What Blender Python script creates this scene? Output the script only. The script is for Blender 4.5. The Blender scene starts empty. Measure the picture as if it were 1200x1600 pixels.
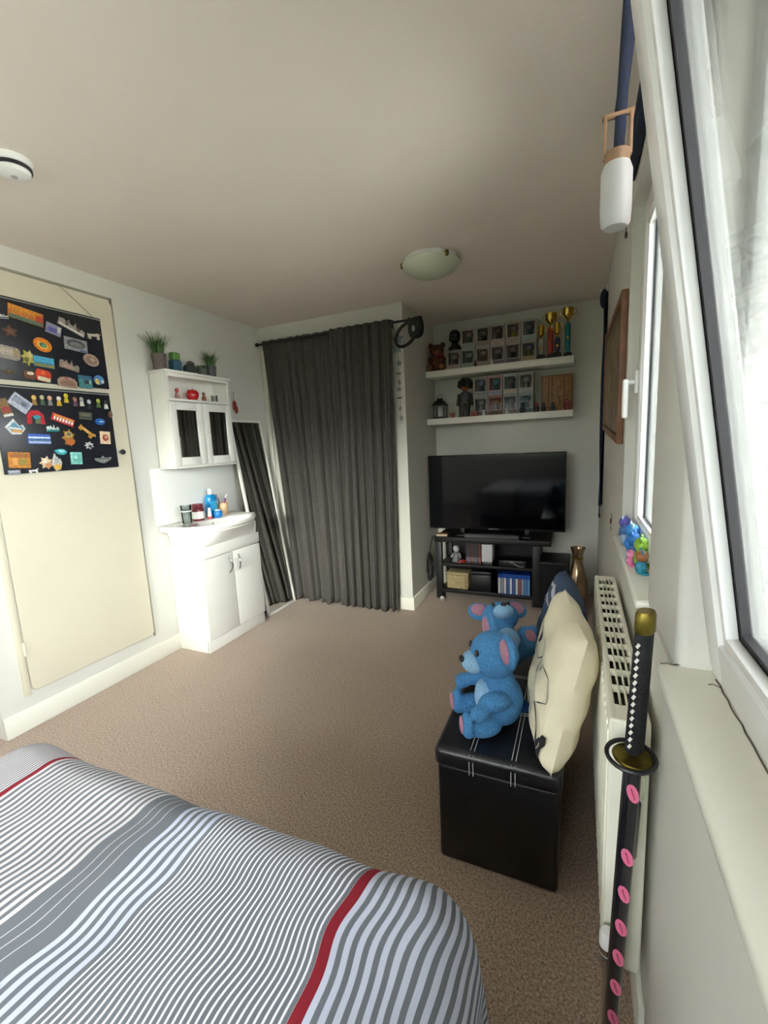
import bpy, bmesh, math, random
from mathutils import Vector, Matrix
random.seed(7)
SC = bpy.context.scene
COL = SC.collection

# ------------------------------------------------------------------ camera
FPX, CX, CY = 691.0, 600.0, 800.0
CAM = Vector((0.0, 0.0, 1.36))
def _basis():
    Y = Vector((906-CX, 679-CY, FPX)).normalized()
    X = -Vector((-973-CX, 768-CY, FPX)); X = (X - Y*X.dot(Y)).normalized()
    Z = X.cross(Y)
    if Z.y > 0: Z = -Z
    return Matrix((X, Y, Z))            # world = M @ camera vector (x right, y down, z forward)
M3 = _basis()
def ray(x, y): return M3 @ Vector(((x-CX)/FPX, (y-CY)/FPX, 1.0))
def atx(x, y, v): r = ray(x, y); return CAM + r*((v-CAM.x)/r.x)
def aty(x, y, v): r = ray(x, y); return CAM + r*((v-CAM.y)/r.y)
def atz(x, y, v): r = ray(x, y); return CAM + r*((v-CAM.z)/r.z)
cam_d = bpy.data.cameras.new('camera'); cam = bpy.data.objects.new('camera', cam_d); COL.objects.link(cam)
cam_d.sensor_fit = 'HORIZONTAL'; cam_d.sensor_width = 36.0; cam_d.lens = FPX/1200*36
cam_d.clip_start = 0.01; cam_d.clip_end = 200
R = Matrix((( M3[0][0], -M3[0][1], -M3[0][2]), (M3[1][0], -M3[1][1], -M3[1][2]), (M3[2][0], -M3[2][1], -M3[2][2])))
cam.matrix_world = Matrix.Translation(CAM) @ R.to_4x4()
SC.camera = cam

# ------------------------------------------------------------------ light and exposure
W = bpy.data.worlds.new('world'); SC.world = W; W.use_nodes = True
bg = W.node_tree.nodes['Background']; bg.inputs[0].default_value = (0.965, 0.945, 0.97, 1); bg.inputs[1].default_value = 15.0
sun_d = bpy.data.lights.new('sun', 'SUN'); sun_d.energy = 5.2; sun_d.angle = math.radians(14); sun_d.color = (1, .93, .82)
sun = bpy.data.objects.new('sun', sun_d); COL.objects.link(sun)
SUN_DIR = Vector((-0.19, 1.0, -0.22))
sun.rotation_euler = SUN_DIR.to_track_quat('-Z', 'Y').to_euler(); sun.location = (4, -2, 4)
SC.view_settings.view_transform = 'Standard'; SC.view_settings.look = 'None'
SC.view_settings.exposure = 0.56; SC.view_settings.gamma = 1.0; SC.view_settings.use_curve_mapping = False
SC.cycles.use_denoising = True
SC.cycles.max_bounces = 14; SC.cycles.diffuse_bounces = 8; SC.cycles.glossy_bounces = 5; SC.cycles.transparent_max_bounces = 16
SC.cycles.caustics_reflective = False; SC.cycles.caustics_refractive = False; SC.cycles.sample_clamp_indirect = 6.0

# ------------------------------------------------------------------ materials
def lin(c):
    r = []
    for v in c[:3]:
        v /= 255.0
        r.append(v/12.92 if v <= .04045 else ((v+.055)/1.055)**2.4)
    return (r[0], r[1], r[2], 1)
MATS = {}
def mat(name, col, rough=.5, metal=0.0, var=None, bump=None, spec=.5, trans=0.0, coat=0.0, alpha=1.0, sss=0.0):
    if name in MATS: return MATS[name]
    m = bpy.data.materials.new(name); m.use_nodes = True
    nt = m.node_tree; b = nt.nodes['Principled BSDF']
    c = lin(col); b.inputs['Base Color'].default_value = c
    b.inputs['Roughness'].default_value = rough; b.inputs['Metallic'].default_value = metal
    b.inputs['Specular IOR Level'].default_value = spec
    b.inputs['Transmission Weight'].default_value = trans; b.inputs['Coat Weight'].default_value = coat
    tc = nt.nodes.new('ShaderNodeTexCoord')
    sc, amt = var if var else (14.0, .05)
    n = nt.nodes.new('ShaderNodeTexNoise'); n.inputs['Scale'].default_value = sc; n.inputs['Detail'].default_value = 4
    nt.links.new(tc.outputs['Object'], n.inputs['Vector'])
    r = nt.nodes.new('ShaderNodeValToRGB')
    r.color_ramp.elements[0].position = .3; r.color_ramp.elements[1].position = .7
    r.color_ramp.elements[0].color = tuple(v*(1-amt) for v in c[:3])+(1,)
    r.color_ramp.elements[1].color = tuple(min(1, v*(1+amt)) for v in c[:3])+(1,)
    nt.links.new(n.outputs['Fac'], r.inputs['Fac']); nt.links.new(r.outputs['Color'], b.inputs['Base Color'])
    if bump:
        n2 = nt.nodes.new('ShaderNodeTexNoise'); n2.inputs['Scale'].default_value = bump[0]; n2.inputs['Detail'].default_value = 3
        nt.links.new(tc.outputs['Object'], n2.inputs['Vector'])
        bp = nt.nodes.new('ShaderNodeBump'); bp.inputs['Strength'].default_value = bump[1]; bp.inputs['Distance'].default_value = .01
        nt.links.new(n2.outputs['Fac'], bp.inputs['Height']); nt.links.new(bp.outputs['Normal'], b.inputs['Normal'])
    MATS[name] = m
    return m
def cm(col, rough=.5, metal=0.0):
    return mat('paint_%d_%d_%d_%d%s' % (col[0], col[1], col[2], int(rough*100), '_metal' if metal else ''), col, rough, metal, (60, .1))
def thin_glass(name, tint=(.93, .97, .96), refl=.9):
    m = bpy.data.materials.new(name); m.use_nodes = True; nt = m.node_tree; nt.nodes.clear()
    o = nt.nodes.new('ShaderNodeOutputMaterial'); mx = nt.nodes.new('ShaderNodeMixShader')
    t = nt.nodes.new('ShaderNodeBsdfTransparent'); t.inputs[0].default_value = tint+(1,)
    g = nt.nodes.new('ShaderNodeBsdfGlossy'); g.inputs['Roughness'].default_value = .02
    f = nt.nodes.new('ShaderNodeFresnel'); f.inputs[0].default_value = 1.45
    mu = nt.nodes.new('ShaderNodeMath'); mu.operation = 'MULTIPLY'; mu.inputs[1].default_value = refl
    nt.links.new(f.outputs[0], mu.inputs[0]); nt.links.new(mu.outputs[0], mx.inputs[0])
    nt.links.new(t.outputs[0], mx.inputs[1]); nt.links.new(g.outputs[0], mx.inputs[2]); nt.links.new(mx.outputs[0], o.inputs[0])
    return m
M_GLASS = thin_glass('window_glass')
M_FILM = thin_glass('clear_box_film', (.9, .92, .92), .06)
M_TUMBLER = thin_glass('tumbler_glass', (.82, .86, .86), 1.0)
M_WALL = mat('white_wall_paint', (214, 213, 206), .55, var=(3, .02), bump=(90, .05))
M_CEIL = mat('ceiling_paint', (234, 226, 217), .8, var=(2, .02), bump=(60, .08))
M_GLOSS = mat('white_gloss_paint', (236, 235, 224), .28, var=(4, .02))
M_CREAM = mat('cream_gloss_paint', (212, 206, 186), .22, var=(3, .025), bump=(8, .02))
M_PVC = mat('white_pvc', (238, 239, 238), .3, var=(5, .01))
M_GASKET = mat('dark_gasket', (30, 29, 33), .6)
M_WHITE = mat('white_lacquer', (240, 239, 233), .25, var=(5, .015))
M_CERAMIC = mat('white_ceramic', (246, 244, 238), .08, var=(3, .01), coat=.5)
M_MIRROR = mat('mirror_silver', (226, 229, 226), .015, 1.0, var=(3, .005))
M_CHROME = mat('chrome', (215, 215, 215), .12, 1.0)
M_BLACK = mat('black_plastic', (22, 22, 25), .4, var=(20, .15))
M_NAVY = mat('navy_fabric', (22, 33, 56), .85, var=(90, .2), bump=(400, .2))
M_WOOD = mat('light_wood', (142, 112, 84), .55, var=(22, .25))
M_GOLD = mat('gold_metal', (196, 160, 72), .22, 1.0)
M_BRASS = mat('aged_brass', (126, 112, 52), .42, 1.0, var=(60, .25))

def carpet_mat():
    m = bpy.data.materials.new('beige_brown_carpet'); m.use_nodes = True; nt = m.node_tree; b = nt.nodes['Principled BSDF']
    b.inputs['Roughness'].default_value = .95; b.inputs['Specular IOR Level'].default_value = .1
    b.inputs['Sheen Weight'].default_value = .25
    tc = nt.nodes.new('ShaderNodeTexCoord')
    n = nt.nodes.new('ShaderNodeTexNoise'); n.inputs['Scale'].default_value = 150; n.inputs['Detail'].default_value = 5; n.inputs['Roughness'].default_value = .75
    n3 = nt.nodes.new('ShaderNodeTexNoise'); n3.inputs['Scale'].default_value = 3; n3.inputs['Detail'].default_value = 4
    r = nt.nodes.new('ShaderNodeValToRGB'); e = r.color_ramp.elements
    e[0].position = .34; e[0].color = lin((104, 86, 76)); e[1].position = .66; e[1].color = lin((214, 196, 178))
    m1 = e.new(.5); m1.color = lin((176, 154, 137))
    mx = nt.nodes.new('ShaderNodeMix'); mx.data_type = 'RGBA'; mx.blend_type = 'MULTIPLY'; mx.inputs[0].default_value = .25
    nt.links.new(tc.outputs['Object'], n.inputs['Vector']); nt.links.new(tc.outputs['Object'], n3.inputs['Vector'])
    nt.links.new(n.outputs['Fac'], r.inputs['Fac']); nt.links.new(r.outputs['Color'], mx.inputs[6]); nt.links.new(n3.outputs['Color'], mx.inputs[7])
    r2 = nt.nodes.new('ShaderNodeValToRGB'); r2.color_ramp.elements[0].color = (.62, .62, .62, 1); r2.color_ramp.elements[1].color = (1, 1, 1, 1)
    nt.links.new(n3.outputs['Fac'], r2.inputs['Fac']); nt.links.new(r2.outputs['Color'], mx.inputs[7])
    nt.links.new(mx.outputs[2], b.inputs['Base Color'])
    bp = nt.nodes.new('ShaderNodeBump'); bp.inputs['Strength'].default_value = .55; bp.inputs['Distance'].default_value = .005
    nt.links.new(n.outputs['Fac'], bp.inputs['Height']); nt.links.new(bp.outputs['Normal'], b.inputs['Normal'])
    return m
M_CARPET = carpet_mat()

# ------------------------------------------------------------------ mesh builder
class B:
    def __init__(s): s.bm = bmesh.new()
    def _xf(s, vs, mt):
        if mt is not None: bmesh.ops.transform(s.bm, matrix=mt, verts=vs)
        return s
    def box(s, x0, x1, y0, y1, z0, z1, bev=0.0, seg=2, mt=None):
        r = bmesh.ops.create_cube(s.bm, size=1.0); vs = r['verts']
        for v in vs: v.co = Vector((x0+(v.co.x+.5)*(x1-x0), y0+(v.co.y+.5)*(y1-y0), z0+(v.co.z+.5)*(z1-z0)))
        if bev > 0:
            es = list({e for v in vs for e in v.link_edges})
            rr = bmesh.ops.bevel(s.bm, geom=es, offset=bev, segments=seg, affect='EDGES', profile=.5)
            vs = list({v for f in rr['faces'] for v in f.verts} | {v for v in vs if v.is_valid})
        return s._xf(vs, mt)
    def loft(s, rings, cap0=True, cap1=True, closed=True, mt=None):
        vr = [[s.bm.verts.new(p) for p in r] for r in rings]
        n = len(vr[0])
        for a, b in zip(vr[:-1], vr[1:]):
            for i in range(n if closed else n-1):
                j = (i+1) % n
                try: s.bm.faces.new((a[i], a[j], b[j], b[i]))
                except ValueError: pass
        if cap0 and closed: s.bm.faces.new(list(reversed(vr[0])))
        if cap1 and closed: s.bm.faces.new(vr[-1])
        return s._xf([v for r in vr for v in r], mt)
    def cyl(s, p0, p1, r0, r1=None, n=16, mt=None):
        r1 = r0 if r1 is None else r1
        p0, p1 = Vector(p0), Vector(p1); d = (p1-p0).normalized()
        a = d.orthogonal().normalized(); b = d.cross(a)
        ring = lambda p, r: [p + (a*math.cos(2*math.pi*i/n) + b*math.sin(2*math.pi*i/n))*r for i in range(n)]
        return s.loft([ring(p0, r0), ring(p1, r1)], mt=mt)
    def lathe(s, prof, c=(0, 0, 0), n=20, mt=None, cap0=True, cap1=True):
        c = Vector(c)
        return s.loft([[c+Vector((r*math.cos(2*math.pi*i/n), r*math.sin(2*math.pi*i/n), z)) for i in range(n)] for r, z in prof], cap0, cap1, mt=mt)
    def tube(s, pts, r, n=8, mt=None, closed=False):
        pts = [Vector(p) for p in pts]; rings = []; a = None; N = len(pts)
        for i, p in enumerate(pts):
            if closed: d = pts[(i+1) % N]-pts[i-1]
            else: d = pts[min(i+1, N-1)]-pts[max(i-1, 0)]
            d.normalize()
            a = d.orthogonal().normalized() if a is None else (a-d*a.dot(d)).normalized()
            b = d.cross(a); rr = r(i/(N-1)) if callable(r) else r
            rings.append([p+(a*math.cos(2*math.pi*k/n)+b*math.sin(2*math.pi*k/n))*rr for k in range(n)])
        if closed:
            rings.append(rings[0]); return s.loft(rings, False, False, mt=mt)
        return s.loft(rings, mt=mt)
    def ell(s, c, r, nu=16, nv=10, mt=None, p=2.0):
        c = Vector(c); r = (r, r, r) if not hasattr(r, '__len__') else r
        sp = lambda v: math.copysign(abs(v)**(2.0/p), v)
        rings = []
        for j in range(1, nv):
            t = -math.pi/2+math.pi*j/nv
            rings.append([c+Vector((r[0]*sp(math.cos(t))*sp(math.cos(2*math.pi*i/nu)), r[1]*sp(math.cos(t))*sp(math.sin(2*math.pi*i/nu)), r[2]*sp(math.sin(t)))) for i in range(nu)])
        return s.loft(rings, mt=mt)
    def prism(s, poly, t, mt=None, bev=0.0):      # polygon in local XZ plane, thickness t along +Y
        f = [Vector((x, 0, z)) for x, z in poly]; b = [Vector((x, t, z)) for x, z in poly]
        if bev:
            cx = sum(p[0] for p in poly)/len(poly); cz = sum(p[1] for p in poly)/len(poly)
            sh = lambda k: [Vector((cx+(x-cx)*k, 0, cz+(z-cz)*k)) for x, z in poly]
            m = [Vector((x, t*.3, z)) for x, z in poly]
            return s.loft([sh(1-bev), m, b], mt=mt)
        return s.loft([f, b], mt=mt)
    def grid(s, fn, nu, nv, mt=None):
        vs = [[s.bm.verts.new(fn(i/nu, j/nv)) for i in range(nu+1)] for j in range(nv+1)]
        for j in range(nv):
            for i in range(nu): s.bm.faces.new((vs[j][i], vs[j][i+1], vs[j+1][i+1], vs[j+1][i]))
        return s._xf([v for r in vs for v in r], mt)
    def obj(s, name, material, parent=None, loc=(0, 0, 0), rz=0.0, smooth=True, rot=None, angle=40):
        bmesh.ops.recalc_face_normals(s.bm, faces=s.bm.faces)
        me = bpy.data.meshes.new(name); s.bm.to_mesh(me); s.bm.free()
        me.materials.append(material)
        if smooth:
            me.polygons.foreach_set('use_smooth', [True]*len(me.polygons))
            try: me.set_sharp_from_angle(angle=math.radians(angle))
            except Exception: pass
        o = bpy.data.objects.new(name, me); COL.objects.link(o)
        if parent: o.parent = parent
        o.location = loc; o.rotation_euler = rot if rot else (0, 0, rz)
        return o
def T(x=0, y=0, z=0): return Matrix.Translation((x, y, z))
def Rm(a, ax): return Matrix.Rotation(math.radians(a), 4, ax)
def thing(name, label, cat, loc=(0, 0, 0), rz=0.0, group=None, rot=None):
    o = bpy.data.objects.new(name, None); COL.objects.link(o); o.empty_display_size = .05
    o.location = loc; o.rotation_euler = rot if rot else (0, 0, rz)
    return tag(o, label, cat, group)
def tag(o, label, cat, group=None):
    o['label'] = label; o['category'] = cat
    if group: o['group'] = group
    return o
def struct(o): o['kind'] = 'structure'; return o
def copy_tree(o, parent=None):
    c = o.copy(); COL.objects.link(c); c.parent = parent
    for ch in list(o.children): copy_tree(ch, c)
    return c

# ------------------------------------------------------------------ room shell
XL, XR, YC, YB, ZC, XA = -2.56, .155, 3.25, 4.02, 2.39, -1.225
XO, YF = .42, -1.65
struct(B().box(-3.2, XO, YF, YB+.1, -.1, 0).obj('floor', M_CARPET, smooth=False))
struct(B().box(-3.2, XO, YF, YB+.1, ZC, ZC+.1).obj('ceiling', M_CEIL, smooth=False))
w = struct(B().box(XL-.1, XL, 1.06, YC+.1, 0, ZC).obj('wall_left', M_WALL, smooth=False))
B().box(-2.95, XL, 1.045, 1.06, 0, ZC).obj('return_face', M_WALL, w, smooth=False)
B().box(-3.05, -2.95, YF, 1.06, 0, ZC).obj('recessed_part', M_WALL, w, smooth=False)
W3 = (-1.95, -.20)
struct(B().box(-3.05, XO, YF-.25, YF, 0, .945).box(-3.05, XO, YF-.25, YF, 2.13, ZC).box(-3.05, W3[0], YF-.25, YF, .945, 2.13).box(W3[1], XO, YF-.25, YF, .945, 2.13).obj('wall_front', M_WALL, smooth=False))
struct(B().box(XL, XA, YC, YC+.12, 0, ZC).box(XA-.1, XA, YC+.12, YB+.1, 0, ZC).obj('wall_closet', M_WALL, smooth=False))
struct(B().box(XA, XO, YB, YB+.1, 0, ZC).obj('wall_back', M_WALL, smooth=False))
# right wall with two window openings
ZS, ZH = .945, 2.13
W1 = (1.18, 1.90); W2 = (-1.15, .83)
rw = B()
rw.box(XR, XO, YF, YB, 0, ZS); rw.box(XR, XO, YF, YB, ZH, ZC)
rw.box(XR, XO, W1[1], YB, ZS, ZH); rw.box(XR, XO, YF, W2[0], ZS, ZH)
wr = struct(rw.obj('wall_right', M_WALL, smooth=False))
B().box(XR, XO, W2[1], W1[0], ZS, ZH, .018, 4).obj('window_pier', M_WALL, wr)
struct(B().box(XR-.012, XR, YF, .85, 0, ZS-.03, .008, 3).obj('wall_right_lower', M_WALL))
def sill(n, y0, y1):
    return struct(B().box(.128, .285, y0, y1, ZS-.005, ZS+.022, .0105, 4).obj(n, M_GLOSS))
sill('trim_2', W1[0]-.03, W1[1]+.03); sn = sill('trim_3', W2[0]-.03, W2[1]+.008)
_rc = random.Random(8)
B().tube([(.2045+_rc.uniform(-.0012, .0012), .80-.02*k, ZS+.0222) for k in range(34)], .0011, 5).tube([(.2045, .775, ZS+.0222), (.196, .782, ZS+.0222), (.190, .779, ZS+.0222)], .0009, 5).tube([(.134+.0048*k, .834+_rc.uniform(-.002, .002), ZS+.0222) for k in range(15)], .0008, 5).obj('sealant_crack', mat('crack_dirt', (88, 78, 68), .9), sn)

# skirting boards
def skirt(n, b): return struct(b.obj(n, M_GLOSS))
skirt('baseboard_left', B().box(XL, XL+.016, 1.045, 2.10, 0, .115, .005, 2))
skirt('baseboard_closet', B().box(-1.34, XA+.014, YC-.014, YC, 0, .11, .005, 2).box(XA, XA+.014, YC, YB, 0, .11, .005, 2))
skirt('baseboard_back', B().box(XA, XR, YB-.014, YB, 0, .11, .005, 2))
skirt('baseboard_right', B().box(XR-.014, XR, .93, YB-.014, 0, .11, .005, 2))
struct(B().box(-2.525, -2.485, YC-.018, YC, 0, 2.2, .005, 2).obj('trim_1', M_GLOSS))

# built-in cupboard door in the left wall
def rrect(y0, y1, z0, z1, r, n=5):
    p = []
    for cx, cz, a in ((y1-r, z1-r, 0), (y0+r, z1-r, 90), (y0+r, z0+r, 180), (y1-r, z0+r, 270)):
        for k in range(n+1):
            t = math.radians(a+90*k/n); p.append((cx+r*math.cos(t), cz+r*math.sin(t)))
    return p
TOX = Matrix(((0, -1, 0, 0), (1, 0, 0, 0), (0, 0, 1, 0), (0, 0, 0, 1)))   # prism (x,y,z)->( -y, x, z): local x runs along +Y, thickness towards -X
d1 = struct(B().prism(rrect(1.185, 1.905, .185, 2.27, .03), .016, T(XL+.012)@TOX, bev=.004).obj('door_1', M_CREAM))
B().prism(rrect(1.905, 1.918, .175, 2.28, .005), .008, T(XL+.006)@TOX).prism(rrect(1.172, 1.918, 2.274, 2.285, .004), .008, T(XL+.006)@TOX).obj('rebate_gap', mat('shadow_gap_paint', (150, 146, 130), .6), d1)
B().box(XL, XL+.012, 1.150, 1.178, .175, 2.27, .003, 2).obj('hinge_post', M_CREAM, d1)
for z in (.42, 1.2, 2.05):
    B().cyl((XL+.014, 1.181, z-.035), (XL+.014, 1.181, z+.035), .007, n=10).obj('hinge', M_CREAM, d1)
B().lathe([(.006, 0), (.006, .012), (.014, .02), (.016, .026), (.012, .034), (.002, .037)], n=18, mt=T(XL+.012, 1.838, 1.385)@Rm(90, 'Y')).obj('door_knob', M_BLACK, d1)

# ------------------------------------------------------------------ windows
def frame_rect(b, x0, x1, y0, y1, z0, z1, w, bev=.004, wb=None):
    wb = w if wb is None else wb
    b.box(x0, x1, y0, y0+w, z0, z1, bev); b.box(x0, x1, y1-w, y1, z0, z1, bev)
    b.box(x0, x1, y0+w-.002, y1-w+.002, z0, z0+wb, bev); b.box(x0, x1, y0+w-.002, y1-w+.002, z1-w, z1, bev)
    return b
ZT = ZS+.022
def handle_b():
    b = B().box(-.012, 0, -.014, .014, -.04, .04, .004, 2).cyl((0, 0, 0), (-.035, 0, 0), .009, n=12)
    return b.box(-.05, -.03, -.010, .010, -.125, .012, .007, 3)
win1 = struct(frame_rect(B(), .20, .27, W1[0], W1[1], ZT, ZH, .05).obj('window_1', M_PVC))
s1 = frame_rect(B(), .186, .25, W1[0]+.03, W1[1]-.03, ZT+.025, ZH-.03, .062, .005).obj('sash', M_PVC, win1)
frame_rect(B(), .196, .204, W1[0]+.089, W1[1]-.089, ZT+.084, ZH-.089, .012, 0).obj('glazing_bead', M_PVC, s1)
frame_rect(B(), .2140, .2235, W1[0]+.086, W1[1]-.086, ZT+.081, ZH-.086, .010, 0).obj('gasket', M_GASKET, s1)
B().box(.217, .221, W1[0]+.09, W1[1]-.09, ZT+.085, ZH-.09).obj('pane', M_GLASS, s1, smooth=False)
handle_b().obj('window_handle', M_PVC, win1, (.186, W1[1]-.06, 1.535))
win2 = struct(frame_rect(B(), .205, .275, W2[0], W2[1], ZT, ZH, .05).box(.205, .275, -.02, .05, ZT+.048, ZH-.048, .004).obj('window_2', M_PVC))
frame_rect(B(), .236, .244, W2[0]+.048, -.018, ZT+.048, ZH-.048, .02, 0).obj('fixed_bead', M_PVC, win2)
B().box(.238, .242, W2[0]+.049, -.019, ZT+.049, ZH-.049).obj('fixed_pane', M_GLASS, win2, smooth=False)
# tilted inward-opening sash: local frame with hinge axis along Y at its bottom
TILT = 8.5
y0, y1, hS = .035, W2[1]-.028, ZH-.03-(ZT+.022)
s2 = frame_rect(B(), -.012, .052, y0, y1, 0, hS, .066, .005).obj('sash', M_PVC, win2, (.208, 0, ZT+.022), rot=(0, math.radians(-TILT), 0))
frame_rect(B(), -.004, .012, y0+.063, y1-.063, .063, hS-.063, .016, .002).obj('glazing_bead', M_PVC, s2)
frame_rect(B(), .013, .025, y0+.060, y1-.060, .060, hS-.060, .028, 0).obj('gasket', M_GASKET, s2)
B().box(.018, .022, y0+.065, y1-.065, .065, hS-.065).obj('pane', M_GLASS, s2, smooth=False)
B().box(.203, .215, W2[1]-.052, W2[1]-.012, ZT+.004, ZT+.034, .004, 2).obj('hinge_cover', M_PVC, win2)
B().box(.228, .262, W2[1]-.054, W2[1]-.049, 1.70, 1.80, .002, 1).obj('striker_plate', M_BRASS, win2)
# window in the wall behind the camera
w3 = B(); RY = Matrix(((0, 1, 0, 0), (-1, 0, 0, 0), (0, 0, 1, 0), (0, 0, 0, 1)))
frame_rect(w3, YF-.12, YF-.05, W3[0], W3[1], ZT, ZH, .06)
w3.box(YF-.12, YF-.05, sum(W3)/2-.04, sum(W3)/2+.04, ZT+.058, ZH-.058, .004)
for f in w3.bm.verts: f.co = Vector((f.co.y, f.co.x, f.co.z))
win3 = struct(w3.obj('window_3', M_PVC))
B().box(W3[0]+.058, W3[1]-.058, YF-.088, YF-.084, ZT+.058, ZH-.058).obj('pane', M_GLASS, win3, smooth=False)
struct(B().box(W3[0]-.03, W3[1]+.03, YF-.12, YF+.02, ZS-.005, ZS+.022, .0105, 4).obj('trim_4', M_GLOSS))
# outside ground, made pale and high to bounce light up to the ceiling
struct(B().box(-30, 40, -40, 40, -.6, -.4).obj('ground_outside', mat('pale_bounce_ground', (190, 187, 178), .9), smooth=False))

# ------------------------------------------------------------------ bed
def stripe_mat():
    m = bpy.data.materials.new('striped_duvet_cotton'); m.use_nodes = True; nt = m.node_tree; b = nt.nodes['Principled BSDF']
    b.inputs['Roughness'].default_value = .85; b.inputs['Specular IOR Level'].default_value = .15
    at = nt.nodes.new('ShaderNodeAttribute'); at.attribute_name = 'across'
    def math_n(op, a, bv, c=None):
        n = nt.nodes.new('ShaderNodeMath'); n.operation = op
        for i, v in enumerate((a, bv)):
            if v is None: continue
            if isinstance(v, (int, float)): n.inputs[i].default_value = v
            else: nt.links.new(v, n.inputs[i])
        return n.outputs[0]
    u = at.outputs['Fac']
    def stripes(pitch, duty, phase):
        return math_n('LESS_THAN', math_n('FRACT', math_n('DIVIDE', math_n('SUBTRACT', u, phase), pitch), None), duty)
    grey, white, cool_lit_white, red = lin((102, 106, 113)), lin((190, 187, 191)), lin((180, 186, 204)), lin((124, 32, 43))  # bluish white has the cool light of the right window mixed in
    def mixc(fac, a, bcol):
        n = nt.nodes.new('ShaderNodeMix'); n.data_type = 'RGBA'
        nt.links.new(fac, n.inputs[0])
        for i, v in ((6, a), (7, bcol)):
            if isinstance(v, tuple): n.inputs[i].default_value = v
            else: nt.links.new(v, n.inputs[i])
        return n.outputs[2]
    # zones from the left side of the bed to the right side
    cur = mixc(stripes(.0085, .55, -1.262), grey, white)
    def zone(x0, col):
        nonlocal cur
        cur = mixc(math_n('GREATER_THAN', u, x0), cur, col)
    zone(-1.263, red)
    zone(-1.250, mixc(stripes(.0174, .52, -1.250), grey, white))
    zone(-.886, grey)
    for x in (-.868, -.847, -.824):
        zone(x, white); zone(x+.0018, grey)
    zone(-.789, mixc(stripes(.0200, .52, -.789), grey, cool_lit_white))
    zone(-.689, mixc(stripes(.0107, .34, -.689), grey, lin((214, 213, 221))))
    zone(-.357, red)
    zone(-.338, mixc(stripes(.0196, .52, -.338), grey, cool_lit_white))
    nt.links.new(cur, b.inputs['Base Color'])
    tc = nt.nodes.new('ShaderNodeTexCoord'); n2 = nt.nodes.new('ShaderNodeTexNoise'); n2.inputs['Scale'].default_value = 600
    nt.links.new(tc.outputs['Object'], n2.inputs['Vector'])
    bp = nt.nodes.new('ShaderNodeBump'); bp.inputs['Strength'].default_value = .15; bp.inputs['Distance'].default_value = .004
    nt.links.new(n2.outputs['Fac'], bp.inputs['Height']); nt.links.new(bp.outputs['Normal'], b.inputs['Normal'])
    return m
def make_bed():
    root = thing('double_bed', 'double bed standing on the carpet in front of the magnet boards', 'bed', (-.80, -.4, 0))
    o = Vector((-.80, -.4, 0))
    B().box(-.60, .60, -.98, .96, .0, .27, .02, 2).obj('bed_base', mat('grey_divan_fabric', (92, 92, 96), .9), root)
    B().box(-.655, .655, -1.02, 1.03, .272, .50, .05, 4).obj('mattress', mat('mattress_white', (225, 224, 220), .8), root)
    # striped duvet: rounded drape over the mattress
    r, X0, X1, YN, zt = .11, -1.375, -.240, .583, .575
    nu, nv = 210, 190
    bm = bmesh.new(); lay = bm.verts.layers.float.new('across')
    umin, umax, vmin, vmax = X0-.42, X1+.42, -1.40, YN+.42
    rnd = random.Random(3)
    wr_ = [(rnd.uniform(4, 16), rnd.uniform(-9, 9), rnd.uniform(0, 6.28), rnd.uniform(.0003, .0009)) for _ in range(22)]
    big = [(rnd.uniform(1.5, 4), rnd.uniform(-3, 3), rnd.uniform(0, 6.28), .001) for _ in range(5)]
    rows = []
    for j in range(nv+1):
        v = vmin+(vmax-vmin)*j/nv; row = []
        for i in range(nu+1):
            u = umin+(umax-umin)*i/nu
            du = u-X1 if u > X1 else (u-X0 if u < X0 else 0.0); dv = max(0, v-YN)
            d = math.hypot(du, dv)
            bx, by = min(max(u, X0), X1), min(v, YN)
            ph = math.atan2(dv, abs(du)+1e-9)
            if d < r*math.pi/2: out, dn = r*math.sin(d/r), r*(1-math.cos(d/r))
            else: out, dn = r, r+(d-r*math.pi/2)
            flare = max(0, dn-r)
            out += flare*.06+.012*math.sin(ph*10+u*7+v*9)*min(1, flare*6)
            ex, ey = (du/d, dv/d) if d > 1e-6 else (0, 0)
            z = zt-dn
            wz = sum(a*math.sin(fx*u*2.2+fy*v*2.2+p) for fx, fy, p, a in wr_)+sum(a*math.sin(fx*u*2+fy*v*2+p) for fx, fy, p, a in big)
            z += wz; out += wz*.7 if d > 0 else 0
            shift = .004*math.sin(v*17+u*3)+.0035*math.sin(v*31+u*9+1)+.002*math.sin(v*55-u*14)
            z = max(z, .03)
            vv = bm.verts.new((bx+ex*out-o.x, by+ey*out-o.y, z)); vv[lay] = u+shift; row.append(vv)
        rows.append(row)
    for j in range(nv):
        for i in range(nu): bm.faces.new((rows[j][i], rows[j][i+1], rows[j+1][i+1], rows[j+1][i]))
    bmesh.ops.recalc_face_normals(bm, faces=bm.faces)
    me = bpy.data.meshes.new('striped_duvet'); bm.to_mesh(me); bm.free(); me.materials.append(stripe_mat())
    me.polygons.foreach_set('use_smooth', [True]*len(me.polygons))
    d = bpy.data.objects.new('striped_duvet', me); COL.objects.link(d)
    d.location = o
    tag(d, 'striped grey, white and red duvet covering the double bed', 'duvet')
make_bed()

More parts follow.
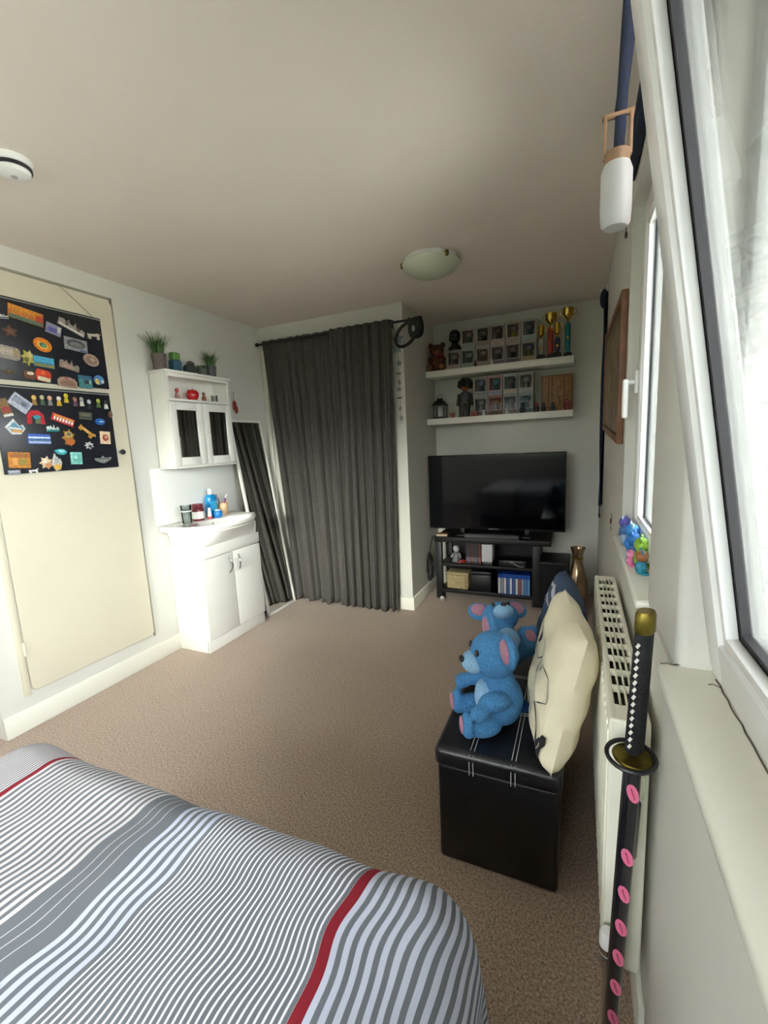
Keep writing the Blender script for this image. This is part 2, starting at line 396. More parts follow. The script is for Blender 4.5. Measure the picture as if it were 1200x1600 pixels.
# ------------------------------------------------------------------ storage ottoman
def make_ottoman():
    x0, x1, ya, yb = -.405, -.030, 1.215, 1.975
    L = mat('black_faux_leather', (17, 18, 24), .33, var=(40, .2), bump=(160, .12))
    root = thing('storage_ottoman', 'black faux leather storage ottoman bench beside the radiator', 'ottoman', ((x0+x1)/2, (ya+yb)/2, 0))
    hx, hy = (x1-x0)/2, (yb-ya)/2
    B().box(-hx+.006, hx-.006, -hy+.006, hy-.006, 0, .345, .014, 3).obj('body', L, root)
    B().box(-hx-.004, hx+.004, -hy-.004, hy+.004, .335, .405, .024, 5).obj('lid', L, root)
    th = mat('white_thread', (205, 205, 205), .7)
    s = B()
    for xx in (-.07, .055):
        for k in (-.006, .006):
            pts = [(xx+k, -hy-.0045, .336), (xx+k, -hy-.0045, .378), (xx+k, -hy+.004, .398), (xx+k, -hy+.022, .4055), (xx+k, -hy+.2, .4055), (xx+k, hy-.03, .4055)]
            s.tube(pts, .0012, 5)
    for yy in (-.12, .13):
        for k in (-.006, .006):
            s.tube([(-hx-.0045, yy+k, .336), (-hx-.0045, yy+k, .378), (-hx+.004, yy+k, .398), (-hx+.022, yy+k, .4055), (hx-.03, yy+k, .4055)], .0012, 5)
    s.obj('stitching', th, root)
make_ottoman()

# ------------------------------------------------------------------ radiator
def make_radiator():
    y0, y1, x0, x1, z0, z1 = .93, 1.93, .068, .138, .19, .79
    wm = mat('radiator_enamel', (232, 230, 214), .35, var=(4, .02))
    root = thing('radiator', 'long white panel radiator with slotted top grille under the window', 'radiator', (x0, (y0+y1)/2, 0))
    hy = (y1-y0)/2; dx = x1-x0
    fp = B().box(0, .012, -hy, hy, z0, z1-.004, .005, 3)
    n = 26
    for k in range(n):
        yc = -hy+.045+(2*hy-.09)*k/(n-1)
        fp.box(-.004, .006, yc-.011, yc+.011, z0+.04, z1-.05, .0039, 3)
    fp.obj('front_panel', wm, root)
    B().box(dx-.012, dx, -hy, hy, z0, z1-.004, .005, 3).obj('back_panel', wm, root)
    B().box(.012, dx-.012, -hy+.01, hy-.01, z0+.03, z1-.03).obj('shaded_core', mat('radiator_dark_inside', (58, 56, 48), .7), root)  # solid dark block, paints the shade seen through the grille slots
    for s in (-1, 1):
        B().box(-.002, dx+.002, s*hy-.006, s*hy+.006, z0+.01, z1, .005, 3).obj('end_cover', wm, root)
    g = B(); zt = z1
    g.box(-.002, .010, -hy, hy, zt-.016, zt, .003, 2); g.box(dx-.010, dx+.002, -hy, hy, zt-.016, zt, .003, 2)
    inner0, inner1 = .010, dx-.010
    for k in range(1, 4):
        xx = inner0+(inner1-inner0)*k/4
        g.box(xx-.0017, xx+.0017, -hy+.05, hy-.03, zt-.012, zt-.001)
    g.box(inner0-.001, inner1+.001, -hy, -hy+.055, zt-.012, zt-.001); g.box(inner0-.001, inner1+.001, hy-.035, hy, zt-.012, zt-.001)
    m = 12; span = 2*hy-.09
    for k in range(1, m):
        yy = -hy+.055+span*k/m
        g.box(inner0-.001, inner1+.001, yy-.007, yy-.004, zt-.012, zt-.001); g.box(inner0-.001, inner1+.001, yy+.004, yy+.007, zt-.012, zt-.001)
        g.box(inner0-.001, inner1+.001, yy-.0012, yy+.0012, zt-.012, zt-.001)
    g.obj('top_grille', wm, root, smooth=False)
    for s in (-.3, .3): B().box(dx, XR-x0-.0015, s-.015, s+.015, z0+.1, z1-.12).obj('wall_bracket', wm, root)
    v = B().cyl((.006, -hy-.03, z0+.05), (.006, -hy+.02, z0+.05), .011, n=14).lathe([(.012, 0), (.014, .01), (.014, .03), (.011, .036)], (.006, -hy-.03, z0+.03), 16)
    v.cyl((.006, -hy-.03, .001), (.006, -hy-.03, z0+.03), .0075, n=12)
    vo = v.obj('valve', M_CHROME, root)
    B().lathe([(.012, .0), (.016, .006), (.016, .05), (.012, .058), (.003, .06)], (.006, -hy-.03, z0+.066), 18).obj('valve_cap', M_PVC, vo)
    B().lathe([(.0163, 0), (.0167, .002), (.0167, .012), (.0163, .014)], (.006, -hy-.03, z0+.075), 18).obj('valve_ring', M_CHROME, vo)
make_radiator()

# ------------------------------------------------------------------ sword leaning on the sill
def make_sword():
    p0, p1 = Vector((.078, .868, .0)), Vector((.1105, .842, 1.055)); L = (p1-p0).length
    d = (p1-p0).normalized()
    q = d.to_track_quat('Z', 'Y').to_euler()
    root = thing('display_sword', 'black sheathed display sword with pink petal marks leaning on the window sill', 'sword', p0, rot=q)
    def flat(z0, z1, a0, a1, b0, b1, n=20): 
        return [[Vector((a*math.cos(2*math.pi*i/n), b*math.sin(2*math.pi*i/n), z)) for i in range(n)] for z, a, b in ((z0, a0*.8, b0*.8), (z0+.006, a0, b0), (z1-.006, a1, b1), (z1, a1*.85, b1*.85))]
    M = mat('black_lacquer_sheath', (14, 16, 24), .2, var=(30, .2), coat=.4)
    zg = .775
    sc_ = B().loft(flat(.0, zg-.006, .0175, .0195, .013, .014)).obj('sheath', M, root)
    B().box(.012, .03, -.008, .008, zg-.24, zg-.11, .006, 3).obj('sheath_knob', M, sc_)
    B().loft(flat(zg+.006, L-.035, .0195, .0185, .0145, .0135)).obj('hilt', mat('black_cord_wrap', (15, 16, 23), .7, bump=(250, .4)), root)
    B().loft(flat(L-.042, L, .0205, .0195, .0152, .0145)).obj('pommel_cap', M_BRASS, root)
    n = 15
    for k in range(n):
        z = zg+.025+(L-.05-zg-.035)*k/(n-1)
        B().prism([(-.004, -.0025), (0, -.0055), (.004, .0025), (0, .0055)], .003, T(-.0192, -.0022, z)@Rm(-80, 'Z')).obj('wrap_diamond', mat('white_ray_skin', (222, 218, 212), .6), root, smooth=False)
    # guard: open black hoop with a brass plate
    pts = [(-.009+.039*math.cos(t*.2618), .040*math.sin(t*.2618), zg+.004*math.cos(t*.2618)) for t in range(24)]
    B().tube(pts, .0042, 8, closed=True).obj('guard_hoop', M_BLACK, root)
    B().lathe([(.001, -.004), (.034, -.004), (.036, 0), (.034, .003), (.001, .003)], (0, 0, zg-.006), 28).obj('guard_plate', M_BRASS, root)
    pk = mat('pink_lacquer', (222, 112, 150), .4); rd = mat('red_line', (150, 30, 60), .5)
    for k, z in enumerate((.705, .565, .48, .40, .325, .25, .17)):
        petal = [(.0095*math.cos(t*.5236), .020*math.sin(t*.5236)) for t in range(12)]
        pe = B().prism(petal, .0016, T(-.0125, -.0121, z)@Rm(-44, 'Z')@Rm(-18, 'Y')).obj('petal_mark', pk, root, smooth=False)
        B().prism([(-.0008, -.012), (.0008, -.012), (.0012, .012), (-.0012, .012)], .0006, T(-.0131, -.0127, z)@Rm(-44, 'Z')@Rm(-18, 'Y')).obj('petal_line', rd, pe, smooth=False)
    B().tube([(.012, -.014, zg-.012), (.014, -.017, zg-.05), (.012, -.016, zg-.09)], .0016, 6).obj('hanging_cord', mat('pale_green_cord', (160, 170, 140), .8), root)
make_sword()

# ------------------------------------------------------------------ cushions
def cushion_b(w, h, t, n=26, pinch=.12):
    b = B()
    def f(sg):
        def g(u, v):
            a, c = u*2-1, v*2-1
            ex = 1-pinch*.5*(1-abs(c)**2)*abs(a)**6*0; 
            x = a*w/2*(1-pinch*(1-abs(a))*0-.05*math.cos(c*math.pi/2)*abs(a)**3); z = c*h/2*(1-.05*math.cos(a*math.pi/2)*abs(c)**3)
            k = max(0, (1-abs(a)**4.5)*(1-abs(c)**4.5))**.45
            wr = .012*math.sin(a*7+c*5)*math.sin(c*6-a*2)*k
            return (x, sg*(t/2*k)+wr*.6, z)
        return g
    b.grid(f(1), n, n); b.grid(f(-1), n, n)
    bmesh.ops.remove_doubles(b.bm, verts=b.bm.verts, dist=.0005)
    def surf(x, z):     # front (-Y) surface depth at x,z
        a, c = x/(w/2), z/(h/2); k = max(0, (1-abs(a)**4.5)*(1-abs(c)**4.5))**.45
        return -(t/2*k)+.6*.012*math.sin(a*7+c*5)*math.sin(c*6-a*2)*k
    return b, surf
def stroke(surf, pts, wid):
    """ribbon printed on the cushion front"""
    b = B(); P = []
    for i in range(len(pts)-1):
        for k in range(6):
            t = k/6; P.append((pts[i][0]*(1-t)+pts[i+1][0]*t, pts[i][1]*(1-t)+pts[i+1][1]*t))
    P.append(pts[-1]); rows = []
    for i, p in enumerate(P):
        a, c = P[max(i-1, 0)], P[min(i+1, len(P)-1)]
        dx, dz = c[0]-a[0], c[1]-a[1]; l = math.hypot(dx, dz) or 1
        nx, nz = -dz/l, dx/l; wv = wid*(.75+.25*math.sin(i*.9))
        rows.append([Vector((p[0]+nx*wv*s, surf(p[0]+nx*wv*s, p[1]+nz*wv*s)-.0022, p[1]+nz*wv*s)) for s in (-.5, 0, .5)])
    b.loft(rows, closed=False)
    return b
# cream cushion leaning against the radiator
cb, sf = cushion_b(.43, .42, .13)
ang = math.radians(90)
cu = thing('cushion', 'cream cushion with black line print leaning on the radiator', 'cushion', (-.047, 1.400, .622), rot=(math.radians(-12), 0, math.radians(-81)))
cov = cb.obj('cover', mat('cream_cotton', (222, 214, 188), .9, var=(5, .05), bump=(300, .15)), cu)
ink = mat('black_print_ink', (28, 28, 34), .8)
for pts, wd in (([(.05, .02), (.1, .06), (.16, .05), (.17, -.02), (.12, -.05)], .004), ([(-.02, -.02), (.06, -.08), (.08, -.16), (.02, -.19)], .004),
                ([(.1, -.06), (.14, -.12), (.16, -.17)], .012), ([(.155, -.165), (.185, -.12)], .02), ([(-.08, .13), (-.05, .1), (-.06, .06)], .022),
                ([(-.1, .07), (-.02, .02), (.02, .05)], .004), ([(.0, .1), (.02, .03), (.0, -.05)], .008), ([(.17, -.19), (.19, -.14), (.2, -.1)], .02)):
    stroke(sf, pts, wd).obj('printed_motif', ink, cov)
# blue cushion behind it
cb2, sf2 = cushion_b(.36, .34, .12)
cu2 = thing('cushion', 'slate blue cushion with a pale patterned corner behind the cream cushion', 'cushion', (-.062, 1.84, .600), rot=(math.radians(-14), math.radians(8), math.radians(-80)))
cov2 = cb2.obj('cover', mat('slate_blue_cotton', (54, 72, 98), .9, var=(20, .3), bump=(300, .15)), cu2)
for pts, wd in (([(-.12, .12), (-.05, .14), (.02, .1)], .02), ([(-.13, .02), (-.1, .08), (-.02, .06)], .018), ([(-.14, -.05), (-.1, -.02)], .02)):
    stroke(sf2, pts, wd).obj('pale_pattern', mat('pale_pattern_ink', (176, 180, 190), .9), cov2)

# ------------------------------------------------------------------ blue soft toys (plain teddy shapes)
def blob(name, ells, m, parent, vox=.006, sm=10):
    b = B()
    for c, r in ells: b.ell(c, r, 16, 10)
    o = b.obj(name, m, parent)
    md = o.modifiers.new('remesh', 'REMESH'); md.mode = 'VOXEL'; md.voxel_size = vox; md.use_smooth_shade = True
    ms = o.modifiers.new('smooth', 'SMOOTH'); ms.iterations = sm; ms.factor = .5
    return o
PB = mat('blue_plush', (74, 140, 196), .95, var=(160, .25), bump=(500, .8))
PL = mat('pale_blue_plush', (150, 196, 232), .95, var=(160, .15), bump=(500, .8))
PP = mat('pink_plush', (178, 128, 150), .95, var=(120, .15), bump=(500, .6))
PD = mat('deep_blue_plush', (34, 84, 150), .95, var=(160, .25), bump=(500, .8))
def plush(label, loc, rot, sc, group=None):
    r = thing('soft_toy', label, 'soft toy', loc, rot=rot); r.scale = (sc, sc, sc)
    # local: faces -Y, sits on z = 0
    blob('body', [((0, 0, .085), (.078, .07, .085)), ((0, -.005, .15), (.055, .05, .05)), ((0, -.02, .235), (.085, .075, .07)),
                  ((.075, -.045, .12), (.03, .05, .03)), ((.095, -.095, .10), (.026, .03, .026)), ((-.075, -.045, .12), (.03, .05, .03)), ((-.095, -.095, .10), (.026, .03, .026)),
                  ((.06, -.075, .035), (.036, .06, .035)), ((-.06, -.075, .035), (.036, .06, .035)), ((.065, -.125, .045), (.034, .022, .042)), ((-.065, -.125, .045), (.034, .022, .042))], PB, r)
    B().ell((0, -.088, .215), (.046, .036, .032)).obj('muzzle', PL, r)
    B().ell((0, -.123, .228), (.014, .009, .01)).obj('nose', M_BLACK, r)
    B().ell((0, -.052, .09), (.05, .03, .06)).obj('belly_patch', PL, r)
    for s in (-1, 1):
        e = B().ell((0, 0, 0), (.052, .016, .05), mt=T(s*.088, -.005, .283)@Rm(s*24, 'Y')).obj('ear', PB, r)
        B().ell((0, 0, 0), (.037, .008, .035), mt=T(s*.089, -.018, .284)@Rm(s*24, 'Y')).obj('ear_lining', PP, e)
        B().ell((s*.034, -.085, .258), (.009, .007, .011)).obj('eye', M_BLACK, r)
        B().ell((s*.065, -.143, .048), (.022, .006, .028)).obj('foot_pad', PP, r)
    B().ell((0, .072, .05), (.022, .02, .022)).obj('tail', PD, r)
    return r
plush('larger blue plush toy sitting on the ottoman against the cream cushion', (-.228, 1.405, .407), (0, 0, math.radians(-62)), 1.06)
plush('smaller blue plush toy slumped behind the larger blue plush toy', (-.225, 1.68, .475), (math.radians(-58), 0, math.radians(25)), .92)

# ------------------------------------------------------------------ curtains on the rod
M_CURT = mat('charcoal_curtain_cloth', (72, 69, 66), .92, var=(40, .12), bump=(500, .25))
def curtain(label, xt0, xt1, xb0, xb1, seed, nf, z1=2.262, hem=.012, yo=0.0):
    rn = random.Random(seed)
    ph = [rn.uniform(0, 6.28) for _ in range(6)]
    cz = [0.0]; 
    for i in range(60): cz.append(cz[-1]+rn.uniform(.35, 1.65))
    cz = [c/cz[-1] for c in cz]
    def warp(u):
        t = u*60; i = min(int(t), 59); return cz[i]+(cz[i+1]-cz[i])*(t-i)
    def fn(u, v):
        top = v
        uu = warp(u)*.75+u*.25
        x = (xt0+(xt1-xt0)*u)*v+(xb0+(xb1-xb0)*u)*(1-v)
        amp = .011+.016*(1-v)
        a = math.sin(uu*nf*6.283+ph[0]+.5*math.sin(v*2+ph[1])); a = math.copysign(abs(a)**.7, a)
        y = amp*a+.012*(1-v)**1.5*math.sin(uu*nf*2.3+ph[2]+v*3)+.006*math.sin(uu*nf*15+ph[3])
        x += .010*(1-v)*math.sin(uu*nf*6.283+ph[4])
        low = hem+.010*math.sin(u*19+ph[5])+.007*math.sin(u*47)
        z = low+(z1-low)*v
        if v < .06: y += -.012*(1-v/.06)*(.5+.5*math.sin(u*nf*5))*1.0
        return Vector((x, y, z))
    xm = (xt0+xt1)/2
    root = thing('curtain', label, 'curtain', (xm, YC-.062+yo, 0))
    b = B(); b.grid(lambda u, v: fn(u, v)-Vector((xm, 0, 0)), 260, 44)
    p = b.obj('cloth', M_CURT, root)
    sd = p.modifiers.new('thickness', 'SOLIDIFY'); sd.thickness = .003
    return root
curtain('charcoal grey curtain hanging on the rod nearest the leaning mirror', -2.475, -1.785, -2.305, -1.79, 5, 8, yo=.014)
curtain('charcoal grey curtain hanging on the rod nearest the white column', -1.815, -1.285, -1.82, -1.318, 9, 7, hem=.008, yo=-.014)
rod = thing('curtain_rod', 'thin black curtain rod running across the closet wall to the alcove', 'curtain rod', (-1.78, YC-.062, 2.243))
B().cyl((-.735, 0, -.004), (.70, 0, -.004), .0085, n=14).obj('pole', M_BLACK, rod)
for s, xx in ((-1, -.735), (1, .70)):
    B().ell((xx+s*.012, 0, -.004), (.02, .016, .016)).obj('finial', M_BLACK, rod)
for xx in (-.70, .47): B().box(xx-.008, xx+.008, 0, .062, -.012, .006, .002).box(xx-.012, xx+.012, .056, .062, -.03, .03, .002).obj('bracket', M_BLACK, rod)
# black loop hanging at the rod end
hb = thing('black_strap_bag', 'black looped strap bag hanging from the curtain rod end', 'bag', (-1.125, YC-.062, 2.23))
loop = []
for k in range(28):
    t = 2*math.pi*k/28; loop.append((-.045+.085*math.cos(t), -.012, -.09+.075*math.sin(t)+.035*math.cos(t)))
B().tube(loop, .012, 8, closed=True).obj('strap', M_BLACK, hb)
B().ell((.03, -.012, -.055), (.06, .03, .075), p=2.6).obj('pouch', mat('black_canvas', (20, 24, 30), .8), hb)
B().ell((.022, -.045, -.065), (.012, .004, .022)).obj('badge', mat('grey_badge', (150, 160, 165), .5), hb)
B().cyl((-.02, -.012, -.01), (-.02, -.012, .02), .01, n=10).obj('hanging_loop', M_BLACK, hb)

# star garland on the column face
gar = thing('star_garland', 'hanging string of small stars and charms on the column', 'garland', (-1.262, YC-.012, 2.17))
B().tube([(.0, 0, .09), (0, -.002, -.3), (.002, 0, -.66)], .0014, 5).obj('string', mat('pale_string', (196, 176, 156), .8), gar)
def star(r1, r2, n=5): return [((r1 if k % 2 == 0 else r2)*math.sin(math.pi*k/n), (r1 if k % 2 == 0 else r2)*math.cos(math.pi*k/n)) for k in range(2*n)]
for k, (z, r, c, sh) in enumerate(((-.04, .045, (142, 164, 172), 's'), (-.105, .045, (142, 164, 172), 's'), (-.215, .025, (120, 138, 146), 's'), (-.29, .018, (90, 84, 84), 'b'),
                                   (-.355, .018, (170, 146, 140), 'o'), (-.405, .02, (150, 156, 158), 's'), (-.47, .018, (80, 76, 78), 'b'), (-.55, .016, (176, 150, 140), 'o'), (-.62, .022, (150, 140, 140), 's'))):
    m_ = cm(c, .6)
    if sh == 's': B().prism(star(r, r*.5), .008, T((-1)**k*.004, -.012, z)).obj('star', m_, gar, smooth=False)
    elif sh == 'b': B().box(-r, r, -.012, -.006, z-.005, z+.005, .002).obj('wooden_bar', m_, gar)
    else: B().ell((0, -.008, z), (r*.7, r*.5, r)).obj('bead', m_, gar)

# ------------------------------------------------------------------ leaning mirror
mr = thing('leaning_mirror', 'tall narrow mirror in a white frame leaning on the wall', 'mirror', (-2.312, 2.962, 0), rot=(0, math.radians(-7.9), 0))
hw, hh, fw = .192, 1.625, .022
fb = B()
fb.box(-.018, .004, -hw, -hw+fw, .0, hh, .003); fb.box(-.018, .004, hw-fw, hw, 0, hh, .003)
fb.box(-.018, .004, -hw+fw, hw-fw, 0, fw, .003); fb.box(-.018, .004, -hw+fw, hw-fw, hh-fw, hh, .003)
fb.obj('frame', M_WHITE, mr)
B().box(-.006, -.003, -hw+fw-.002, hw-fw+.002, fw-.002, hh-fw+.002).obj('mirror_glass', M_MIRROR, mr, smooth=False)
B().box(-.012, -.007, -hw+.005, hw-.005, .005, hh-.005).obj('backing_board', mat('brown_hardboard', (110, 84, 60), .8), mr, smooth=False)
tag(B().box(-2.475, -2.375, 2.80, 3.14, 0, .30, .02, 3).obj('storage_bag', mat('royal_blue_nylon', (40, 60, 116), .6, bump=(40, .3))), 'blue fabric storage bag tucked behind the leaning mirror', 'bag')
# red charm on the wall
ch = thing('wall_charm', 'small dark red charm hanging on the wall above the mirror', 'ornament', (XL+.004, 2.87, 1.70))
B().tube([(.004, 0, .115), (.004, .002, .05)], .0014, 5).obj('cord', cm((96, 52, 40), .8), ch)
B().ell((.012, -.004, .03), (.010, .018, .028)).ell((.012, .012, -.01), (.010, .014, .032)).ell((.012, -.012, 0), (.008, .010, .018)).obj('red_pods', cm((134, 44, 34), .6), ch)
B().cyl((0, 0, .118), (.01, 0, .118), .004, n=8).obj('nail', M_CHROME, ch)

# ------------------------------------------------------------------ wash basin unit
def make_vanity():
    root = thing('vanity_cabinet', 'white two door vanity cabinet under the wash basin', 'cabinet', (-2.412, 2.39, 0))
    hx, hy = .145, .292
    B().box(-hx, hx-.018, -hy, hy, .0, .735, .004, 2).obj('carcass', M_WHITE, root)
    B().box(hx-.03, hx-.012, -hy, hy, 0, .085, .003, 2).obj('plinth', M_WHITE, root)
    B().box(hx-.02, hx, -hy, hy, .655, .735, .004, 2).obj('fascia', M_WHITE, root)
    for s in (-1, 1):
        ya, yb = (-hy+.001, -.002) if s < 0 else (.002, hy-.001)
        dd = B().box(hx-.018, hx, ya, yb, .09, .648, .004, 3).obj('door', M_WHITE, root)
        yh = s*.045; pts = [(hx-.002, yh, .505), (hx+.012, yh-s*0, .513), (hx+.024, yh+s*.005, .56), (hx+.012, yh, .607), (hx-.002, yh, .615)]
        P = []
        for k in range(13):
            t = k/12; P.append((hx-.002+.026*math.sin(math.pi*t)**.8, yh-s*.012*math.cos(math.pi*(t-.5))+s*.006, .505+.11*t))
        B().tube(P, .005, 10).obj('handle', M_CHROME, dd)
make_vanity()
def make_basin():
    root = thing('wash_basin', 'white ceramic wash basin with bulging front on the vanity cabinet', 'basin', (-2.55, 2.39, .735))
    n = 56
    def outline(k, s=1.0, fr=1.0):
        # back edge straight on the wall, wings at the sides, D shaped bulge in front
        t = 2*math.pi*k/n; c, sn = math.cos(t), math.sin(t)
        y = .345*math.copysign(abs(sn)**.55, sn)
        if c >= 0:
            q = abs(y)/.345; x = .225+.205*fr*max(0, (1-(q/.80)**2.4)) if q < .80 else .225
            x = .215 + (x-.215)
            x = x*(min(1, c*7)) if c < .14 else x
        else: x = .0
        return x, y*s
    # rounded outline by explicit list instead
    def ring(fr, wy, back, x_w):
        pts = []
        m = 30
        for k in range(m+1):
            y = -wy+2*wy*k/m; q = abs(y)/wy
            bul = (1-(q/.86)**2)**.62*fr if q < .86 else 0
            edge = max(0.0, 1-((q-.93)/.07)**2)**.5 if q > .93 else 1
            pts.append((back+(x_w-back)*edge+bul, y))
        pts += [(back, wy*.995), (back, 0), (back, -wy*.995)]
        return pts
    prof = [(.0, .275, .0, .285, .000), (.010, .275, .0, .288, .0), (.07, .28, .0, .29, .055), (.10, .30, .0, .27, .105), (.105, .335, .0, .235, .135), (.112, .343, .0, .235, .150), (.138, .345, .0, .238, .158), (.146, .342, .0, .235, .155)]
    # under-body: bowl belly
    rings = []
    for z, wy, back, xw, fr in prof:
        rings.append([Vector((x, y, z)) for x, y in ring(fr, wy, back, xw)])
    # top deck then bowl inside
    top = rings[-1]
    cxb, cyb = .235, 0.0
    def inner(kx, ky, z):
        m = len(top); out = []
        for p in top:
            a = math.atan2((p.y-cyb)/.27, (p.x-cxb)/.135)
            out.append(Vector((cxb+.125*kx*math.cos(a), cyb+.235*ky*math.sin(a), z)))
        return out
    rings += [inner(1.06, 1.06, .143), inner(1, 1, .136), inner(.93, .94, .105), inner(.75, .78, .065), inner(.4, .42, .045), inner(.1, .07, .042)]
    b = B().loft(rings, cap0=True, cap1=True)
    b.obj('basin_bowl', M_CERAMIC, root, angle=60)
    B().lathe([(.002, 0), (.02, .0), (.021, .004), (.016, .005), (.002, .003)], (cxb, 0, .042), 18).obj('drain', M_CHROME, root)
    B().lathe([(.001, 0), (.008, .0), (.009, .002), (.001, .002)], n=14, mt=T(.121, 0, .112)@Rm(90, 'Y')).obj('overflow_ring', M_CHROME, root)
make_basin()
DECK = .735+.1472
# things on the basin deck
t_ = thing('glass_tumbler', 'clear ribbed glass tumbler on the basin edge', 'tumbler', (-2.470, 2.205, DECK))
B().lathe([(.0, .004), (.028, .004), (.030, 0), (.032, .002), (.036, .10), (.038, .125), (.035, .125), (.032, .10), (.028, .012), (.001, .010)], n=12, cap0=False).obj('glass', M_TUMBLER, t_)
B().lathe([(.0335, .08), (.0375, .081), (.0378, .089), (.034, .09)], n=12, cap0=False, cap1=False).obj('rim_band', mat('frosted_band', (206, 208, 208), .5), t_)
t_ = thing('glass_jar', 'white labelled jar with burgundy lid on the basin edge', 'jar', (-2.485, 2.320, DECK))
B().lathe([(.001, 0), (.036, 0), (.041, .006), (.041, .075), (.036, .086), (.030, .09), (.001, .09)]).obj('jar_body', cm((110, 40, 48), .25), t_)
B().lathe([(.0415, .014), (.0422, .015), (.0422, .064), (.0415, .065)], cap0=False, cap1=False).obj('paper_label', cm((236, 232, 228), .6), t_)
B().lathe([(.001, .118), (.034, .118), (.037, .115), (.037, .092), (.036, .088), (.001, .088)]).obj('lid', cm((110, 34, 48), .4), t_)
t_ = thing('mouthwash_bottle', 'bright blue mouthwash bottle standing by the basin wall', 'bottle', (-2.505, 2.470, DECK))
B().ell((0, 0, .085), (.030, .043, .085), p=4).obj('bottle_body', mat('blue_liquid', (24, 140, 206), .12, coat=.6), t_)
B().lathe([(.001, .165), (.016, .165), (.018, .175), (.018, .205), (.014, .212), (.001, .213)], n=14).obj('cap', cm((232, 238, 240), .35), t_)
B().box(.0285, .031, -.026, .026, .05, .12, .001).obj('label_band', cm((60, 176, 224), .4), t_)
t_ = thing('soap_pot', 'small round blue soap pot beside the mouthwash bottle', 'pot', (-2.435, 2.455, DECK))
B().lathe([(.001, 0), (.026, 0), (.032, .012), (.032, .036), (.024, .05), (.001, .05)]).obj('pot', mat('blue_soap', (36, 120, 200), .2), t_)
B().lathe([(.001, .0495), (.022, .0495), (.022, .058), (.001, .06)]).obj('pot_lid', cm((190, 214, 230), .4), t_)
t_ = thing('toothbrush_cup', 'beige cup holding toothbrushes on the basin edge', 'cup', (-2.495, 2.575, DECK))
B().lathe([(.001, 0), (.030, 0), (.033, .003), (.038, .09), (.035, .09), (.031, .008), (.001, .008)]).obj('cup', cm((224, 190, 152), .4), t_)
for k, (c, a, b_) in enumerate((((96, 66, 110), 12, -8), ((188, 60, 64), -6, 10), ((110, 104, 150), 5, 16))):
    q = B().box(-.003, .003, -.004, .004, .01, .165, .0025, 2, mt=Rm(a, 'X')@Rm(b_, 'Y')).obj('toothbrush', cm(c, .4), t_)
    B().box(.003, .012, -.005, .005, .138, .164, .001, 1, mt=Rm(a, 'X')@Rm(b_, 'Y')).obj('bristles', cm((230, 230, 232), .7), q)
t_ = thing('cream_tube', 'small white and red tube lying between jar and mouthwash', 'tube', (-2.445, 2.385, DECK))
B().loft([[Vector((.016*math.cos(a*.5236)*(1-k*.2), .013*math.sin(a*.5236)*(1-k*.95), .018+.062*k)) for a in range(12)] for k in (0, .3, .6, 1)]).obj('tube_body', cm((226, 220, 222), .4), t_)
B().lathe([(.001, 0), (.014, 0), (.014, .018), (.001, .018)], n=14).obj('tube_cap', cm((170, 60, 70), .4), t_)
# splashback
tag(B().box(XL, XL+.006, 2.03, 2.79, .89, 1.268, .002).obj('splashback', mat('white_splash_panel', (238, 240, 236), .15, var=(3, .01))), 'pale splashback panel on the wall above the basin', 'splashback')

# ------------------------------------------------------------------ wall cabinet with mirror doors
def make_wall_cabinet():
    root = thing('wall_cabinet', 'white wall cabinet with open shelf and two mirrored doors', 'cabinet', (-2.477, 2.385, 1.275))
    hx, hy, H = .075, .278, .60
    c = B()
    c.box(-hx, hx-.016, -hy, -hy+.016, 0, H, .002); c.box(-hx, hx-.016, hy-.016, hy, 0, H, .002)
    c.box(-hx, -hx+.006, -hy+.016, hy-.016, 0, H); c.box(-hx, hx-.016, -hy+.016, hy-.016, .0, .016)
    c.obj('carcass', M_WHITE, root)
    B().box(-hx, hx-.006, -hy+.016, hy-.016, .425, .441, .002).obj('shelf', M_WHITE, root)
    B().box(-hx-.003, hx+.012, -hy-.012, hy+.012, H, H+.018, .004).obj('top_board', M_WHITE, root)
    B().box(-hx-.003, hx+.006, -hy-.006, hy+.006, -.014, 0, .004).obj('base_moulding', M_WHITE, root)
    f = B(); f.box(hx-.016, hx-.002, -hy, -hy+.022, .43, H, .002).box(hx-.016, hx-.002, hy-.022, hy, .43, H, .002).box(hx-.016, hx-.002, -hy+.022, hy-.022, H-.022, H, .002)
    f.obj('face_frame', M_WHITE, root)
    for s in (-1, 1):
        ya, yb = (-hy+.002, -.002) if s < 0 else (.002, hy-.002); w = .052
        z0, z1 = .006, .42
        b = B(); b.box(hx-.016, hx, ya, ya+w, z0, z1, .003); b.box(hx-.016, hx, yb-w, yb, z0, z1, .003)
        b.box(hx-.016, hx, ya+w, yb-w, z0, z0+w, .003); b.box(hx-.016, hx, ya+w, yb-w, z1-w, z1, .003)
        d = b.obj('door', M_WHITE, root)
        B().box(hx-.012, hx-.008, ya+w-.002, yb-w+.002, z0+w-.002, z1-w+.002).obj('door_mirror', M_MIRROR, d, smooth=False)
        B().lathe([(.004, 0), (.004, .008), (.009, .014), (.009, .02), (.002, .024)], n=14, mt=T(hx-.001, s*.026, .20)@Rm(90, 'Y')).obj('knob', M_WHITE, d)
make_wall_cabinet()
